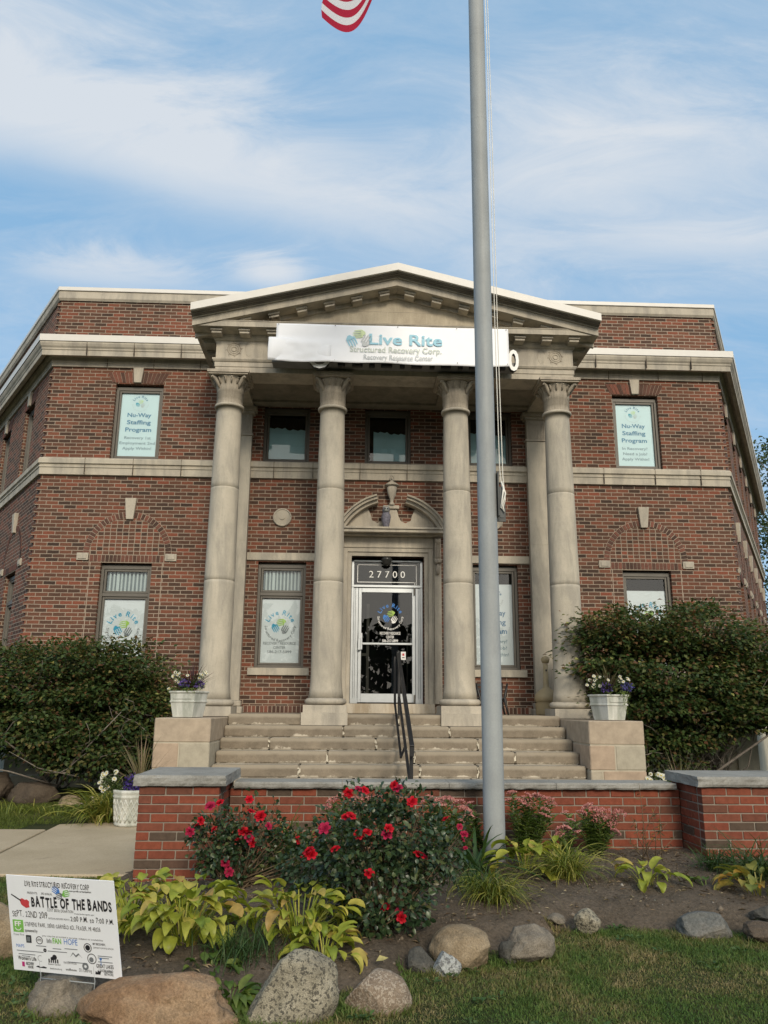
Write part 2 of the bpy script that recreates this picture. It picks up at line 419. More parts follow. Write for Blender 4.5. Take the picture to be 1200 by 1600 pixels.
def stone_mat(name, base, stain, rough=.85, streak=True, amount=.5, fine=.14, joints=None, bmp=.25):
    m, nt, b = new_mat(name, rough, .25)
    oc = nd(nt, 'ShaderNodeTexCoord').outputs['Object']
    a = noise_of(nt, 2.2, 6, .6, oc)
    c = ramp(nt, a, [(.3, tuple(x*.88 for x in base)), (.7, tuple(x*1.1 for x in base))])
    if streak:
        mpn = nd(nt, 'ShaderNodeMapping', {0: oc, 3: (3.2, 3.2, .7)})
        st = noise_of(nt, 1.35, 7, .68, mpn.outputs[0], .4)
        c = mix(nt, mth(nt, 'MULTIPLY', ramp(nt, st, [(.44, 0.0), (.62, 1.0)]), amount), c, stain)
    f = ramp(nt, noise_of(nt, 70, 4, .7, oc), [(.2, 1-fine), (.8, 1+fine)])
    c = mix(nt, 1.0, c, f, 'MULTIPLY')
    nt.links.new(c, b.inputs['Base Color'])
    bump(nt, b, noise_of(nt, 45, 5, .65, oc), bmp, .004)
    return m
def rock_mat(name, cols, scale=9, speck=None, bmp=.7):
    m, nt, b = new_mat(name, .9, .25)
    oc = nd(nt, 'ShaderNodeTexCoord').outputs['Object']
    c = ramp(nt, noise_of(nt, scale, 7, .62, oc, .3), [(.28+.44*i/(len(cols)-1), k) for i, k in enumerate(cols)])
    g = ramp(nt, noise_of(nt, scale*20, 4, .8, oc), [(.3, .58), (.7, 1.38)])
    c = mix(nt, 1.0, c, g, 'MULTIPLY')
    if speck:
        c = mix(nt, ramp(nt, noise_of(nt, speck[1], 3, .75, oc), [(.52, 0.0), (.57, .85)]), c, speck[0])
    nt.links.new(c, b.inputs['Base Color'])
    h = mth(nt, 'ADD', noise_of(nt, scale*2, 6, .7, oc), mth(nt, 'MULTIPLY', noise_of(nt, scale*10, 3, .7, oc), .3))
    bump(nt, b, h, bmp, .03)
    return m
def leaf_mat(name, stops, rough=.5, trans=.3, spec=.35, patch=0.0):
    m = bpy.data.materials.new(name); m.use_nodes = True; nt = m.node_tree; nt.nodes.clear()
    g = nd(nt, 'ShaderNodeNewGeometry')
    fac = g.outputs['Random Per Island']
    if patch: fac = mth(nt, 'ADD', mth(nt, 'MULTIPLY', fac, 1-patch), mth(nt, 'MULTIPLY', ramp(nt, noise_of(nt, 2.6, 5, .65), [(.34, 0.0), (.68, 1.0)]), patch))
    c = ramp(nt, fac, stops)
    c = mix(nt, 1.0, c, ramp(nt, noise_of(nt, 25, 3), [(.3, .8), (.7, 1.2)]), 'MULTIPLY')
    b = nd(nt, 'ShaderNodeBsdfPrincipled', {'Base Color': c, 'Roughness': rough, 'Specular IOR Level': spec})
    t = nd(nt, 'ShaderNodeBsdfTranslucent', {'Color': mix(nt, 1.0, c, (1.15, 1.2, .6), 'MULTIPLY')})
    x = nd(nt, 'ShaderNodeMixShader', {0: trans, 1: b.outputs[0], 2: t.outputs[0]})
    o = nd(nt, 'ShaderNodeOutputMaterial', {0: x.outputs[0]}); return m
def glass_mat(name, tint=(.9, .95, .95), refl=1.0, rough=0.0):
    m = bpy.data.materials.new(name); m.use_nodes = True; nt = m.node_tree; nt.nodes.clear()
    fr = nd(nt, 'ShaderNodeFresnel', {0: 1.5})
    t = nd(nt, 'ShaderNodeBsdfTransparent', {0: (*tint, 1)})
    g = nd(nt, 'ShaderNodeBsdfGlossy', {0: (refl, refl, refl, 1), 1: rough})
    x = nd(nt, 'ShaderNodeMixShader', {0: mth(nt, 'MULTIPLY', fr.outputs[0], 1.6), 1: t.outputs[0], 2: g.outputs[0]})
    nd(nt, 'ShaderNodeOutputMaterial', {0: x.outputs[0]}); return m

BR_STOPS = [(.06, (.056, .038, .030)), (.25, (.094, .053, .038)), (.50, (.138, .066, .044)), (.74, (.182, .076, .048)), (.93, (.225, .074, .046))]
M_BRICK = brick_uv_mat('wall_brick',  .2133, .0677, .0122, BR_STOPS, (.385, .315, .245))
M_STACK = brick_uv_mat('stack_bond_brick', .1067, .0677, .0125, BR_STOPS, (.385, .315, .245), off=0.0)
M_LOOSE = island_mat('loose_brick', [(0, (.06, .038, .03)), (.4, (.11, .058, .044)), (.75, (.165, .074, .053)), (1, (.20, .08, .056))])
M_MORTAR = plain('mortar', (.37, .30, .235), .9)
M_PIER = island_mat('pier_brick', [(0, (.075, .055, .040)), (.13, (.095, .066, .048)), (.2, (.145, .056, .036)), (.45, (.195, .056, .034)), (.8, (.232, .066, .037)), (1, (.17, .062, .040))], .85, 22)
M_PMORT = plain('pier_mortar', (.25, .215, .175), .9)
M_STONE = stone_mat('limestone', (.465, .42, .34), (.25, .235, .205), amount=.6)
M_STONE2 = stone_mat('limestone_trim', (.455, .41, .335), (.225, .21, .185), amount=.55)
M_STEP = None
M_BLOCK = island_mat('pedestal_stone', [(0, (.40, .36, .28)), (.5, (.45, .40, .31)), (.8, (.40, .345, .265)), (1, (.42, .31, .225))], .88, 8, (.74, 1.14))
M_COPING = stone_mat('bluestone_coping', (.285, .277, .252), (.165, .16, .145), amount=.5, fine=.25, bmp=.9)
M_JOINT = plain('stone_joint', (.12, .10, .08), .9)
M_FLASH = plain('white_flashing', (.66, .64, .60), .45, .4, var=.03)
M_FOUND = stone_mat('painted_foundation', (.52, .47, .36), (.33, .30, .24), amount=.45)
M_FRAME = plain('window_frame', (.125, .115, .098), .5, .4, var=.08)
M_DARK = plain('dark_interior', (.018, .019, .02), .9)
M_BLACK = plain('black_metal', (.012, .012, .013), .45, .5)
M_ALU = plain('aluminium', (.52, .55, .57), .40, .5, .6, var=.05)
M_GALV = stone_mat('galvanised_pole', (.315, .335, .34), (.235, .25, .255), .5, amount=.55, fine=.07, bmp=.05)
M_PAPER = plain('white_panel', (.60, .62, .65), .55, .3, var=.02)
M_PAPER2 = plain('tinted_panel', (.64, .72, .75), .5, .3, var=.02)
M_GLASS = glass_mat('window_glass'); M_GLASST = glass_mat('tinted_window_glass', (.83, .92, .93))
M_GLASSD = glass_mat('door_glass', (.55, .58, .58))
M_INKB = plain('blue_ink', (.055, .33, .50), .6, var=.02); M_INKN = plain('navy_ink', (.07, .17, .30), .6, var=.02)
M_INKG = plain('green_ink', (.36, .53, .12), .6, var=.02); M_INKGR = plain('grey_ink', (.17, .185, .20), .6, var=.02)
M_INKK = plain('black_ink', (.02, .02, .025), .6, var=.02); M_WHITE = plain('white_paint', (.82, .82, .80), .5, var=.03)
M_INKR = plain('red_ink', (.55, .06, .07), .6, var=.02); M_PALEG = plain('pale_grey_ink', (.52, .54, .54), .6, var=.02)
M_PALEB = plain('pale_blue_ink', (.33, .58, .69), .6, var=.02); M_PALELIME = plain('pale_green_ink', (.60, .70, .42), .6, var=.02)
M_PALEGR = plain('pale_green_grey_ink', (.56, .60, .53), .6, var=.02)
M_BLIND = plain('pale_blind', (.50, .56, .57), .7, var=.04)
M_BLINDB = plain('roller_blind', (.50, .66, .69), .7, var=.08, scale=2)
M_ROPE = plain('white_rope', (.70, .68, .62), .8)
M_WOODY = plain('bark', (.19, .165, .14), .9, var=.3, scale=20, bmp=.5)

# ------------------------------------------------------------------ ground
BND = [(-4.0, -7.2), (-2.75, -8.3), (-2.55, -8.8), (-2.1, -9.4), (-1.5, -9.62), (-.95, -9.55), (-.5, -9.40), (-.2, -8.98), (.3, -8.80), (.8, -8.42), (1.5, -8.48), (2.0, -8.62), (3.0, -8.75), (6.0, -8.9)]
def y_b(x): return float(np.interp(x, [p[0] for p in BND], [p[1] for p in BND]))
def z_lawn(x, y):
    return float(np.interp(y, [-30, -13.5, -9.7, -8.5, -3.5, -1.0, 5], [-.42, -.31, -.15, -.11, -.10, -.05, -.05]))
def sstep(t): t = max(0., min(1., t)); return t*t*(3-2*t)
def bed_in(x, y): return min(sstep((y-y_b(x)+.08)/.4), sstep((x+2.62)/.25))
def z_bed(x, y):
    zb = float(np.interp(y, [-9.8, -9.0, -8.3, -7.4, -6.6], [-.10, -.045, .005, .06, .085]))
    zb -= .15*sstep((-1.25-x)/.55)*sstep((y+8.35)/.8)          # the bed falls away towards the left pier
    f = bed_in(x, y); zl = z_lawn(x, y)-.03
    return zl+(zb-zl)*f
def gz(x, y):
    if -9.85 < y < -6.6 and -2.6 < x < 6: return max(z_lawn(x, y), z_bed(x, y))
    return z_lawn(x, y)

def lawn_material():
    m, nt, b = new_mat('lawn_ground', .95, .1)
    oc = nd(nt, 'ShaderNodeTexCoord').outputs['Object']
    a = ramp(nt, noise_of(nt, 1.5, 6, .65, oc), [(.3, (.028, .042, .014)), (.5, (.050, .055, .024)), (.72, (.105, .082, .046))])
    f = ramp(nt, noise_of(nt, 60, 4, .7, oc), [(.25, .5), (.75, 1.4)])
    nt.links.new(mix(nt, 1.0, a, f, 'MULTIPLY'), b.inputs['Base Color']); bump(nt, b, noise_of(nt, 80, 4, .7, oc), .8, .02)
    return m
xs = sorted(set([-400, -150, -60, -25, -14, -10]+list(np.arange(-8, 8.01, .25))+[10, 14, 25, 60, 150, 400]))
ys = sorted(set([-400, -120, -50, -25, -18]+list(np.arange(-15, 1.01, .25))+[3, 8, 16, 40, 120, 400]))
V = [(x, y, z_lawn(x, y)+.012*mnoise.noise((x*1.7, y*1.7, 0))) for y in ys for x in xs]; nx = len(xs)
F = [(j*nx+i, j*nx+i+1, (j+1)*nx+i+1, (j+1)*nx+i) for j in range(len(ys)-1) for i in range(nx-1)]
tag(MB().add(V, F, smooth=True).build('lawn', lawn_material(), fixn=False), kind='structure')

def soil_material():
    m, nt, b = new_mat('garden_soil', .95, .15)
    oc = nd(nt, 'ShaderNodeTexCoord').outputs['Object']
    a = ramp(nt, noise_of(nt, 2.6, 6, .65, oc), [(.3, (.095, .076, .056)), (.7, (.18, .142, .106))])
    f = ramp(nt, noise_of(nt, 45, 5, .75, oc), [(.25, .5), (.75, 1.45)])
    c = mix(nt, 1.0, a, f, 'MULTIPLY')
    c = mix(nt, ramp(nt, noise_of(nt, 120, 2, .5, oc), [(.68, 0.0), (.72, .7)]), c, (.28, .22, .15))
    nt.links.new(c, b.inputs['Base Color']); bump(nt, b, noise_of(nt, 38, 6, .75, oc), 1.0, .03)
    return m
bx = np.arange(-2.7, 6.01, .035); by = np.arange(-9.95, -6.59, .035)
V = [(x, y, z_bed(x, y)+.016*mnoise.noise((x*5, y*5, 1))+.016*mnoise.noise((x*13, y*13, 2))+.010*mnoise.noise((x*31, y*31, 4))) for y in by for x in bx]; nx = len(bx)
F = [(j*nx+i, j*nx+i+1, (j+1)*nx+i+1, (j+1)*nx+i) for j in range(len(by)-1) for i in range(nx-1)]
tag(MB().add(V, F, smooth=True).build('garden_bed_soil', soil_material(), fixn=False), kind='structure')

def concrete_material():
    m, nt, b = new_mat('walk_concrete', .9, .2)
    oc = nd(nt, 'ShaderNodeTexCoord').outputs['Object']
    a = ramp(nt, noise_of(nt, 1.6, 6, .6, oc), [(.3, (.37, .30, .20)), (.7, (.47, .385, .27))])
    f = ramp(nt, noise_of(nt, 90, 4, .75, oc), [(.25, .78), (.75, 1.18)])
    c = mix(nt, 1.0, a, f, 'MULTIPLY')
    c = mix(nt, ramp(nt, noise_of(nt, 5, 5, .6, oc), [(.64, 0.0), (.74, .45)]), c, (.2, .165, .12))
    nt.links.new(c, b.inputs['Base Color']); bump(nt, b, noise_of(nt, 110, 4, .7, oc), .35, .006)
    return m
M_CONC = concrete_material()
mb = MB()
def slab(pts, top=-.082):
    n = len(pts); mb.add([(x, y, -.25) for x, y in pts]+[(x, y, top) for x, y in pts], [tuple(range(n-1, -1, -1)), tuple(range(n, 2*n))]+[(i, (i+1) % n, (i+1) % n+n, i+n) for i in range(n)])
slab([(-3.78, -6.78), (-2.1, -6.84), (2.6, -6.84), (2.6, -3.3), (-1.2, -3.3), (-3.2, -3.75), (-3.96, -4.0), (-3.93, -4.5)])
slab([(-9.5, -6.7), (-3.81, -6.78), (-3.955, -4.42), (-9.5, -4.3)], -.078)
slab([(-30, -6.6), (-9.53, -6.7), (-9.53, -4.3), (-30, -4.2)], -.08)
tag(mb.build('sidewalk', M_CONC, bevel=.008), kind='structure')

# grass blades of the lawn: one mass
def grass(name, n, region, hmin, hmax, mat, keep):
    x = RNG.uniform(region[0], region[1], n); y = RNG.uniform(region[2], region[3], n)
    k = np.array([keep(a, b) for a, b in zip(x, y)]); x = x[k]; y = y[k]; n = len(x)
    z = np.array([z_lawn(a, b) for a, b in zip(x, y)])-.004
    dens = np.array([mnoise.noise((a*1.3, b*1.3, 5)) for a, b in zip(x, y)])
    h = RNG.uniform(hmin, hmax, n)*(1+.8*dens); w = RNG.uniform(.0012, .0026, n)
    az = RNG.uniform(0, 2*np.pi, n); lean = RNG.uniform(.2, 1.9, n); a2 = RNG.uniform(0, 2*np.pi, n)
    B = np.stack([x, y, z], 1); S = np.stack([np.cos(az), np.sin(az), 0*az], 1)*w[:, None]
    Ld = np.stack([np.cos(a2), np.sin(a2), 0*a2], 1)*(h*lean)[:, None]
    up_ = np.array([0, 0, 1.])
    M1 = B+Ld*.35+up_*(h*.62)[:, None]; TP = B+Ld+up_*(h*np.maximum(.15, 1-.42*lean))[:, None]
    V = np.stack([B-S, B+S, M1-S*.8, M1+S*.8, TP], 1).reshape(-1, 3); o = (np.arange(n)*5)[:, None]
    return np_mesh(name, V, [o+np.array([[0, 1, 3, 2]]), o+np.array([[2, 3, 4]])], mat)
M_GRASS = leaf_mat('grass_blades', [(0, (.052, .108, .027)), (.28, (.092, .158, .036)), (.50, (.135, .175, .050)), (.66, (.205, .19, .075)), (.80, (.30, .24, .12)), (1, (.38, .30, .16))], .65, .25, .2, patch=.68)
M_GRASSB = leaf_mat('bright_grass_blades', [(0, (.07, .105, .02)), (.7, (.13, .165, .03)), (1, (.20, .19, .06))], .6, .25, .2, patch=.4)
def on_walk(x, y): return (-6.82 < y < -4.4 and x < -2.0) or (x > -3.98 and -6.8 < y < -3.3)
def keep_front(x, y): return bed_in(x, y) < .35 + .4*mnoise.noise((x*5, y*5, 3)) and not on_walk(x, y)
tag(grass('lawn_grass', 300000, (-4.2, 3.8, -10.9, -8.3), .014, .036, M_GRASS, keep_front), kind='stuff')
tag(grass('lawn_grass', 40000, (-5.0, -2.3, -8.6, -6.7), .018, .045, M_GRASS, keep_front), kind='stuff')
tag(grass('lawn_grass', 45000, (-8.5, -3.6, -4.5, -2.0), .025, .06, M_GRASSB, lambda x, y: not on_walk(x, y) and y > (-4.35 if x < -4 else -3.8) and not (x > -4.3 and y < -3.85)), kind='stuff')
# low broadleaf weeds in the turf
n = 260; X = RNG.uniform(-2.6, 3.4, n); Y = RNG.uniform(-10.6, -8.4, n); k = np.array([bed_in(a, b) < .3 and mnoise.noise((a*1.1, b*1.1, 9)) > .0 for a, b in zip(X, Y)]); X = X[k]; Y = Y[k]; n = len(X); m_ = 9
A = RNG.uniform(0, 6.28, n*m_); rr = RNG.uniform(.0, .035, n*m_)
P = np.stack([np.repeat(X, m_)+rr*np.cos(A), np.repeat(Y, m_)+rr*np.sin(A), np.repeat([z_lawn(a, b)+.018 for a, b in zip(X, Y)], m_)+RNG.uniform(0, .015, n*m_)], 1)
M_WEED = leaf_mat('lawn_weed_leaf', [(0, (.035, .075, .02)), (.6, (.06, .115, .028)), (1, (.10, .15, .045))], .5, .25)
tag(leaf_obj('lawn_weeds', P, np.stack([np.cos(A), np.sin(A), RNG.uniform(.0, .6, n*m_)], 1), np.tile([0, 0, 1.], (n*m_, 1))+RNG.normal(size=(n*m_, 3))*.25, RNG.uniform(.02, .042, n*m_), RNG.uniform(.012, .022, n*m_), M_WEED), kind='stuff')
# litter on the soil: twigs, straw and leaf bits
n = 3200; X = RNG.uniform(-2.3, 3.5, n); Y = RNG.uniform(-9.5, -6.8, n); k = np.array([bed_in(a, b) > .7 for a, b in zip(X, Y)]); X = X[k]; Y = Y[k]; n = len(X)
P = np.stack([X, Y, np.array([z_bed(a, b) for a, b in zip(X, Y)])+.012], 1); A = RNG.uniform(0, 6.28, n)
D = np.stack([np.cos(A), np.sin(A), RNG.uniform(-.1, .35, n)], 1)
M_LITTER = leaf_mat('dry_litter', [(0, (.08, .05, .03)), (.4, (.15, .10, .06)), (.7, (.26, .19, .11)), (.93, (.36, .30, .18)), (1, (.45, .40, .30))], .8, .1)
tag(leaf_obj('mulch_litter', P, D, np.tile([0, 0, 1.], (n, 1))+RNG.normal(size=(n, 3))*.3, RNG.uniform(.015, .06, n), RNG.uniform(.003, .014, n), M_LITTER), kind='stuff')

# ------------------------------------------------------------------ the brick building
BLD = empty('brick_building', (0, 0, 0), 'two storey red brick building with stone columned portico and white roof edging', 'building')
LD = Vector((-math.sin(R(34)), math.cos(R(34)))); RD = Vector((math.sin(R(30)), math.cos(R(30))))
CX = 6.22; LLEN, RLEN = 13.0, 12.6
PL = Vector((-CX, 0))+LD*LLEN; PR = Vector((CX, 0))+RD*RLEN
FRONT_PATH = [(PL.x, PL.y), (-CX, 0), (CX, 0), (PR.x, PR.y)]

class Wall:
    """wall plane: origin at corner a (x,y), unit direction along, outward normal"""
    def __init__(s, a, d): s.a = Vector(a); s.d = Vector(d).normalized(); s.n = Vector((s.d.y, -s.d.x))
    def p(s, u, z, o=0.0): q = s.a+s.d*u+s.n*o; return (q.x, q.y, z)
    def panel(s, mb, u0, u1, z0, z1, holes, depth=.17, m=None):
        U = sorted({u0, u1}|{v for h in holes for v in h[:2]}); Z = sorted({z0, z1}|{v for h in holes for v in h[2:4]})
        for i in range(len(U)-1):
            for j in range(len(Z)-1):
                uc, zc = (U[i]+U[i+1])/2, (Z[j]+Z[j+1])/2
                if any(h[0] < uc < h[1] and h[2] < zc < h[3] for h in holes): continue
                mb.add([s.p(U[i], Z[j]), s.p(U[i+1], Z[j]), s.p(U[i+1], Z[j+1]), s.p(U[i], Z[j+1])], [(0, 1, 2, 3)], m=m)
        for a, b, c, d in [h[:4] for h in holes]:
            for (ua, za), (ub, zb) in (((a, c), (b, c)), ((b, c), (b, d)), ((b, d), (a, d)), ((a, d), (a, c))):
                mb.add([s.p(ua, za), s.p(ub, zb), s.p(ub, zb, -depth), s.p(ua, za, -depth)], [(0, 1, 2, 3)], m=m)
    def box(s, mb, u0, u1, z0, z1, o0, o1, m=None):
        a, b, c, d = s.p(u0, z0, o0), s.p(u1, z0, o0), s.p(u1, z0, o1), s.p(u0, z0, o1)
        vs = [a, b, c, d]+[(q[0], q[1], z1) for q in (a, b, c, d)]
        mb.add(vs, [(0, 3, 2, 1), (4, 5, 6, 7), (0, 1, 5, 4), (1, 2, 6, 5), (2, 3, 7, 6), (3, 0, 4, 7)], m=m)
FW = Wall((0, 0), (1, 0)); LW = Wall((PL.x, PL.y), -LD); RW = Wall((CX, 0), RD)

# openings: u0,u1,z0,z1
WING_LO = [(c-.44, c+.44, 1.88, 3.65) for c in (-4.59, 4.59)]
WING_UP = [(c-.435, c+.435, 5.535, 6.985) for c in (-4.62, 4.60)]
MID_LO = [(c-.42, c+.42, 1.88, 3.71) for c in (-1.89, 1.85)]
MID_UP = [(c-.42, c+.42, 5.535, 6.62) for c in (-1.90, -.05, 1.82)]
DOOR = (-.68, .60, 1.30, 3.83)
left_c = [LLEN-(1.60+2.08*k) for k in range(5)]; right_c = [1.30+1.93*k for k in range(6)]
SIDE_LO = lambda cs: [(c-.43, c+.43, 1.88, 3.65) for c in cs]
SIDE_UP = lambda cs: [(c-.40, c+.40, 5.535, 7.05) for c in cs]
mb = MB()
FW.panel(mb, -CX, CX, 1.0, 7.75, WING_LO+WING_UP+MID_LO+MID_UP+[DOOR])
LW.panel(mb, 0, LLEN, 1.0, 7.75, SIDE_LO(left_c)+SIDE_UP(left_c))
RW.panel(mb, 0, RLEN, 1.0, 7.75, SIDE_LO(right_c)+SIDE_UP(right_c))
BW = Wall((PR.x, PR.y), Vector((PL.x-PR.x, PL.y-PR.y))); BW.panel(mb, 0, (PL-PR).length, 1.0, 7.75, [])
# toothed corner bricks, every second course
for k in range(0, 92):
    z = 1.0+k*.0677*2+.002
    if z > 7.2: break
    if 5.12 < z < 5.52: continue
    for sx in (-1, 1):
        x0, x1 = sx*(CX-.11), sx*(CX+.055)
        mb.box(min(x0, x1), max(x0, x1), -.003, .10, z, z+.058)
wall = mb.build('wall', M_BRICK, BLD, fixn=False)
# parapet
PO = .0
mb = MB(); mb.sweep(FRONT_PATH, [(PO, 7.74), (PO, 8.64), (PO-.3, 8.64), (PO-.3, 7.74)])
for k in range(0, 20):
    z = 7.84+k*.0677*2
    if z > 8.57: break
    for sx in (-1, 1):
        x0, x1 = sx*(CX-.11), sx*(CX+.055)
        mb.box(min(x0, x1), max(x0, x1), -.003, .10, z, z+.058)
mb.build('parapet', M_BRICK, BLD)
mb = MB(); mb.sweep(FRONT_PATH, [(PO+.06, 8.66), (PO+.06, 8.785), (PO+.04, 8.815), (PO-.34, 8.815), (PO-.34, 8.645), (PO+.002, 8.645), (PO+.03, 8.62)])
mb.build('parapet_coping', M_STONE2, BLD)
mb = MB(); mb.sweep(FRONT_PATH, [(PO+.08, 8.81), (PO+.08, 8.88), (PO-.38, 8.89), (PO-.38, 8.818)]); mb.build('parapet_flashing', M_FLASH, BLD)
mb = MB(); mb.add([(PL.x+.1, PL.y, 8.5), (-CX+.1, .15, 8.5), (CX-.1, .15, 8.5), (PR.x-.1, PR.y, 8.5)], [(0, 1, 2, 3)]); mb.build('roof', plain('light_block_roof', (.1, .1, .1)), BLD)  # flat roof cap out of view, added to block light from above
# cornice of the wings: frieze, corona, flashing
mb = MB(); mb.sweep(FRONT_PATH, [(.003, 7.29), (.035, 7.29), (.035, 7.36), (.05, 7.375), (.05, 7.455), (.075, 7.48), (.10, 7.52), (.10, 7.56), (.003, 7.56)])
for x in (-5.45, -4.6, -3.75, 3.9, 4.85, 5.7): mb.box(x+.21, x+.218, -.054, -.02, 7.295, 7.45, m=1)
mb.build('frieze', [M_STONE2, M_JOINT], BLD)
mb = MB()
mb.sweep(FRONT_PATH, [(.004, 7.565), (.17, 7.565), (.17, 7.43), (.20, 7.41), (.255, 7.41), (.255, 7.505), (.27, 7.52), (.27, 7.545), (.295, 7.575), (.315, 7.625), (.31, 7.665), (.004, 7.73)])
for x in (-5.45, -4.6, -3.75, 3.9, 4.85, 5.7): mb.box(x-.1, x-.092, -.318, -.2, 7.415, 7.65, m=1)
mb.build('cornice', [M_STONE2, M_JOINT], BLD)
mb = MB(); mb.sweep(FRONT_PATH, [(.328, 7.66), (.333, 7.785), (.10, 7.83), (.0, 7.83), (.0, 7.74), (.30, 7.675)]); mb.build('cornice_flashing', M_FLASH, BLD)
# belt course and foundation
mb = MB(); mb.sweep(FRONT_PATH, [(.003, 5.22), (.05, 5.22), (.05, 5.345), (.065, 5.35), (.065, 5.375), (.05, 5.38), (.055, 5.405), (.085, 5.42), (.085, 5.50), (.06, 5.525), (.003, 5.525)])
for x in (-5.45, -4.6, -3.75, 3.9, 4.85, 5.7, -2.1, -1.4, -.55, .3, 1.3): mb.box(x-.004, x+.004, -.089, -.02, 5.225, 5.52, m=1)
mb.build('belt_course', [M_STONE, M_JOINT], BLD)
mb = MB(); mb.sweep(FRONT_PATH, [(.003, -.4), (.07, -.4), (.07, .98), (.05, 1.02), (.003, 1.02)]); mb.sweep(FRONT_PATH, [(.075, -.4), (.12, -.4), (.12, .12), (.075, .15)])
for x in (5.72, 5.9): mb.box(x-.02, x+.02, -.11, -.073, -.2, .97)
mb.build('foundation', M_FOUND, BLD)
# dark rooms behind the glass
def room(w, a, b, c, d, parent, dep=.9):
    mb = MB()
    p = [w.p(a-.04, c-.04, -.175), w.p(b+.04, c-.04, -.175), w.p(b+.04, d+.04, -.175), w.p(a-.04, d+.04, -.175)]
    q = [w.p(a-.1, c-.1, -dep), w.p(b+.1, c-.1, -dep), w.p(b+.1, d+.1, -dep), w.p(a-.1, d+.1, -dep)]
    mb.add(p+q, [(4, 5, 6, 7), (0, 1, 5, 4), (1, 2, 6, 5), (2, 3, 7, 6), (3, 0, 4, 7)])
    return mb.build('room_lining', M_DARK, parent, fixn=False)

M_SILL = M_STONE
def window(w, h, transom=None, glass=M_GLASS, sill=False, blind=None, fr=.05, label=None, head=.10):
    a, b, c, d = h
    mb = MB()
    w.box(mb, a, a+fr, c, d-head, -.168, -.07); w.box(mb, b-fr, b, c, d-head, -.168, -.07)
    w.box(mb, a, b, d-head, d-.03, -.168, -.085); w.box(mb, a+.002, b-.002, d-.028, d-.001, -.168, -.13)
    w.box(mb, a+fr, b-fr, c, c+fr, -.168, -.07)
    # inner sash lines
    i = fr+.005
    zs = [(c+fr+.005, d-head-.005)] if transom is None else [(c+fr+.005, transom-.035), (transom+.035, d-head-.005)]
    if transom is not None: w.box(mb, a+fr, b-fr, transom-.03, transom+.03, -.168, -.075)
    for z0, z1 in zs:
        w.box(mb, a+i, a+i+.035, z0, z1, -.16, -.095); w.box(mb, b-i-.035, b-i, z0, z1, -.16, -.095)
        w.box(mb, a+i+.035, b-i-.035, z0, z0+.035, -.16, -.095); w.box(mb, a+i+.035, b-i-.035, z1-.035, z1, -.16, -.095)
    o = mb.build('window', M_FRAME, BLD, bevel=.004)
    if label: o['label'] = label
    room(w, a, b, c, d, o)
    for z0, z1 in zs:
        g = MB(); g.add([w.p(a+i+.03, z0+.03, -.13), w.p(b-i-.03, z0+.03, -.13), w.p(b-i-.03, z1-.03, -.13), w.p(a+i+.03, z1-.03, -.13)], [(0, 1, 2, 3)])
        g.build('pane', glass, o, fixn=False)
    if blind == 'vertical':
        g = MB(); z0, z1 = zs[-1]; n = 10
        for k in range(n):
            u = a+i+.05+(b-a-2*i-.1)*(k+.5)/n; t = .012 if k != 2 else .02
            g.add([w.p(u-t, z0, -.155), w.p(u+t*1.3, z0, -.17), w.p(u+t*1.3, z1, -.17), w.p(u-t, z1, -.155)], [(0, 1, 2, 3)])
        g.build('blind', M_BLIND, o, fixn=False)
        g = MB(); g.add([w.p(a+i, z0, -.2), w.p(b-i, z0, -.2), w.p(b-i, z1, -.2), w.p(a+i, z1, -.2)], [(0, 1, 2, 3)]); g.build('blind_shade_sheet', plain('shaded_blind', (.16, .20, .22)), o, fixn=False)  # dark sheet standing in for the shade between the slats
    elif blind is not None:
        g = MB(); u0, u1, z0, z1 = blind
        k = 14; top = [(u0+(u1-u0)*q/k, z1-(.012*((q*7) % 3)+(.03 if q > k*.45 else 0))) for q in range(k+1)]
        pts = [w.p(u0, z0, -.15), w.p(u1, z0, -.15)]+[w.p(u, z, -.15) for u, z in reversed(top)]
        g.add(pts, [tuple(range(len(pts)))]); g.build('blind', M_BLINDB, o, fixn=False)
    if sill:
        g = MB(); w.box(g, a-.10, b+.10, c-.125, c-.002, -.165, .045); g.build('sill', M_STONE, o, bevel=.006)
    return o
window(FW, WING_LO[0], 3.10, blind='vertical', sill=True); window(FW, WING_LO[1], None, sill=True, blind=None)
window(FW, WING_UP[0], None, M_GLASST); window(FW, WING_UP[1], None, M_GLASST)
window(FW, MID_LO[0], 3.15, blind='vertical', sill=True); window(FW, MID_LO[1], None, sill=True)
window(FW, MID_UP[0], None, M_GLASST, blind=(-2.24, -1.56, 5.60, 6.25)); window(FW, MID_UP[1], None, M_GLASST, blind=(-.31, .28, 5.60, 6.21)); window(FW, MID_UP[2], None, M_GLASST, blind=(1.48, 2.16, 5.60, 6.23))
for c in left_c: window(LW, SIDE_LO([c])[0], 3.10, sill=True); window(LW, SIDE_UP([c])[0])
for c in right_c: window(RW, SIDE_LO([c])[0], 3.10, sill=True); window(RW, SIDE_UP([c])[0])

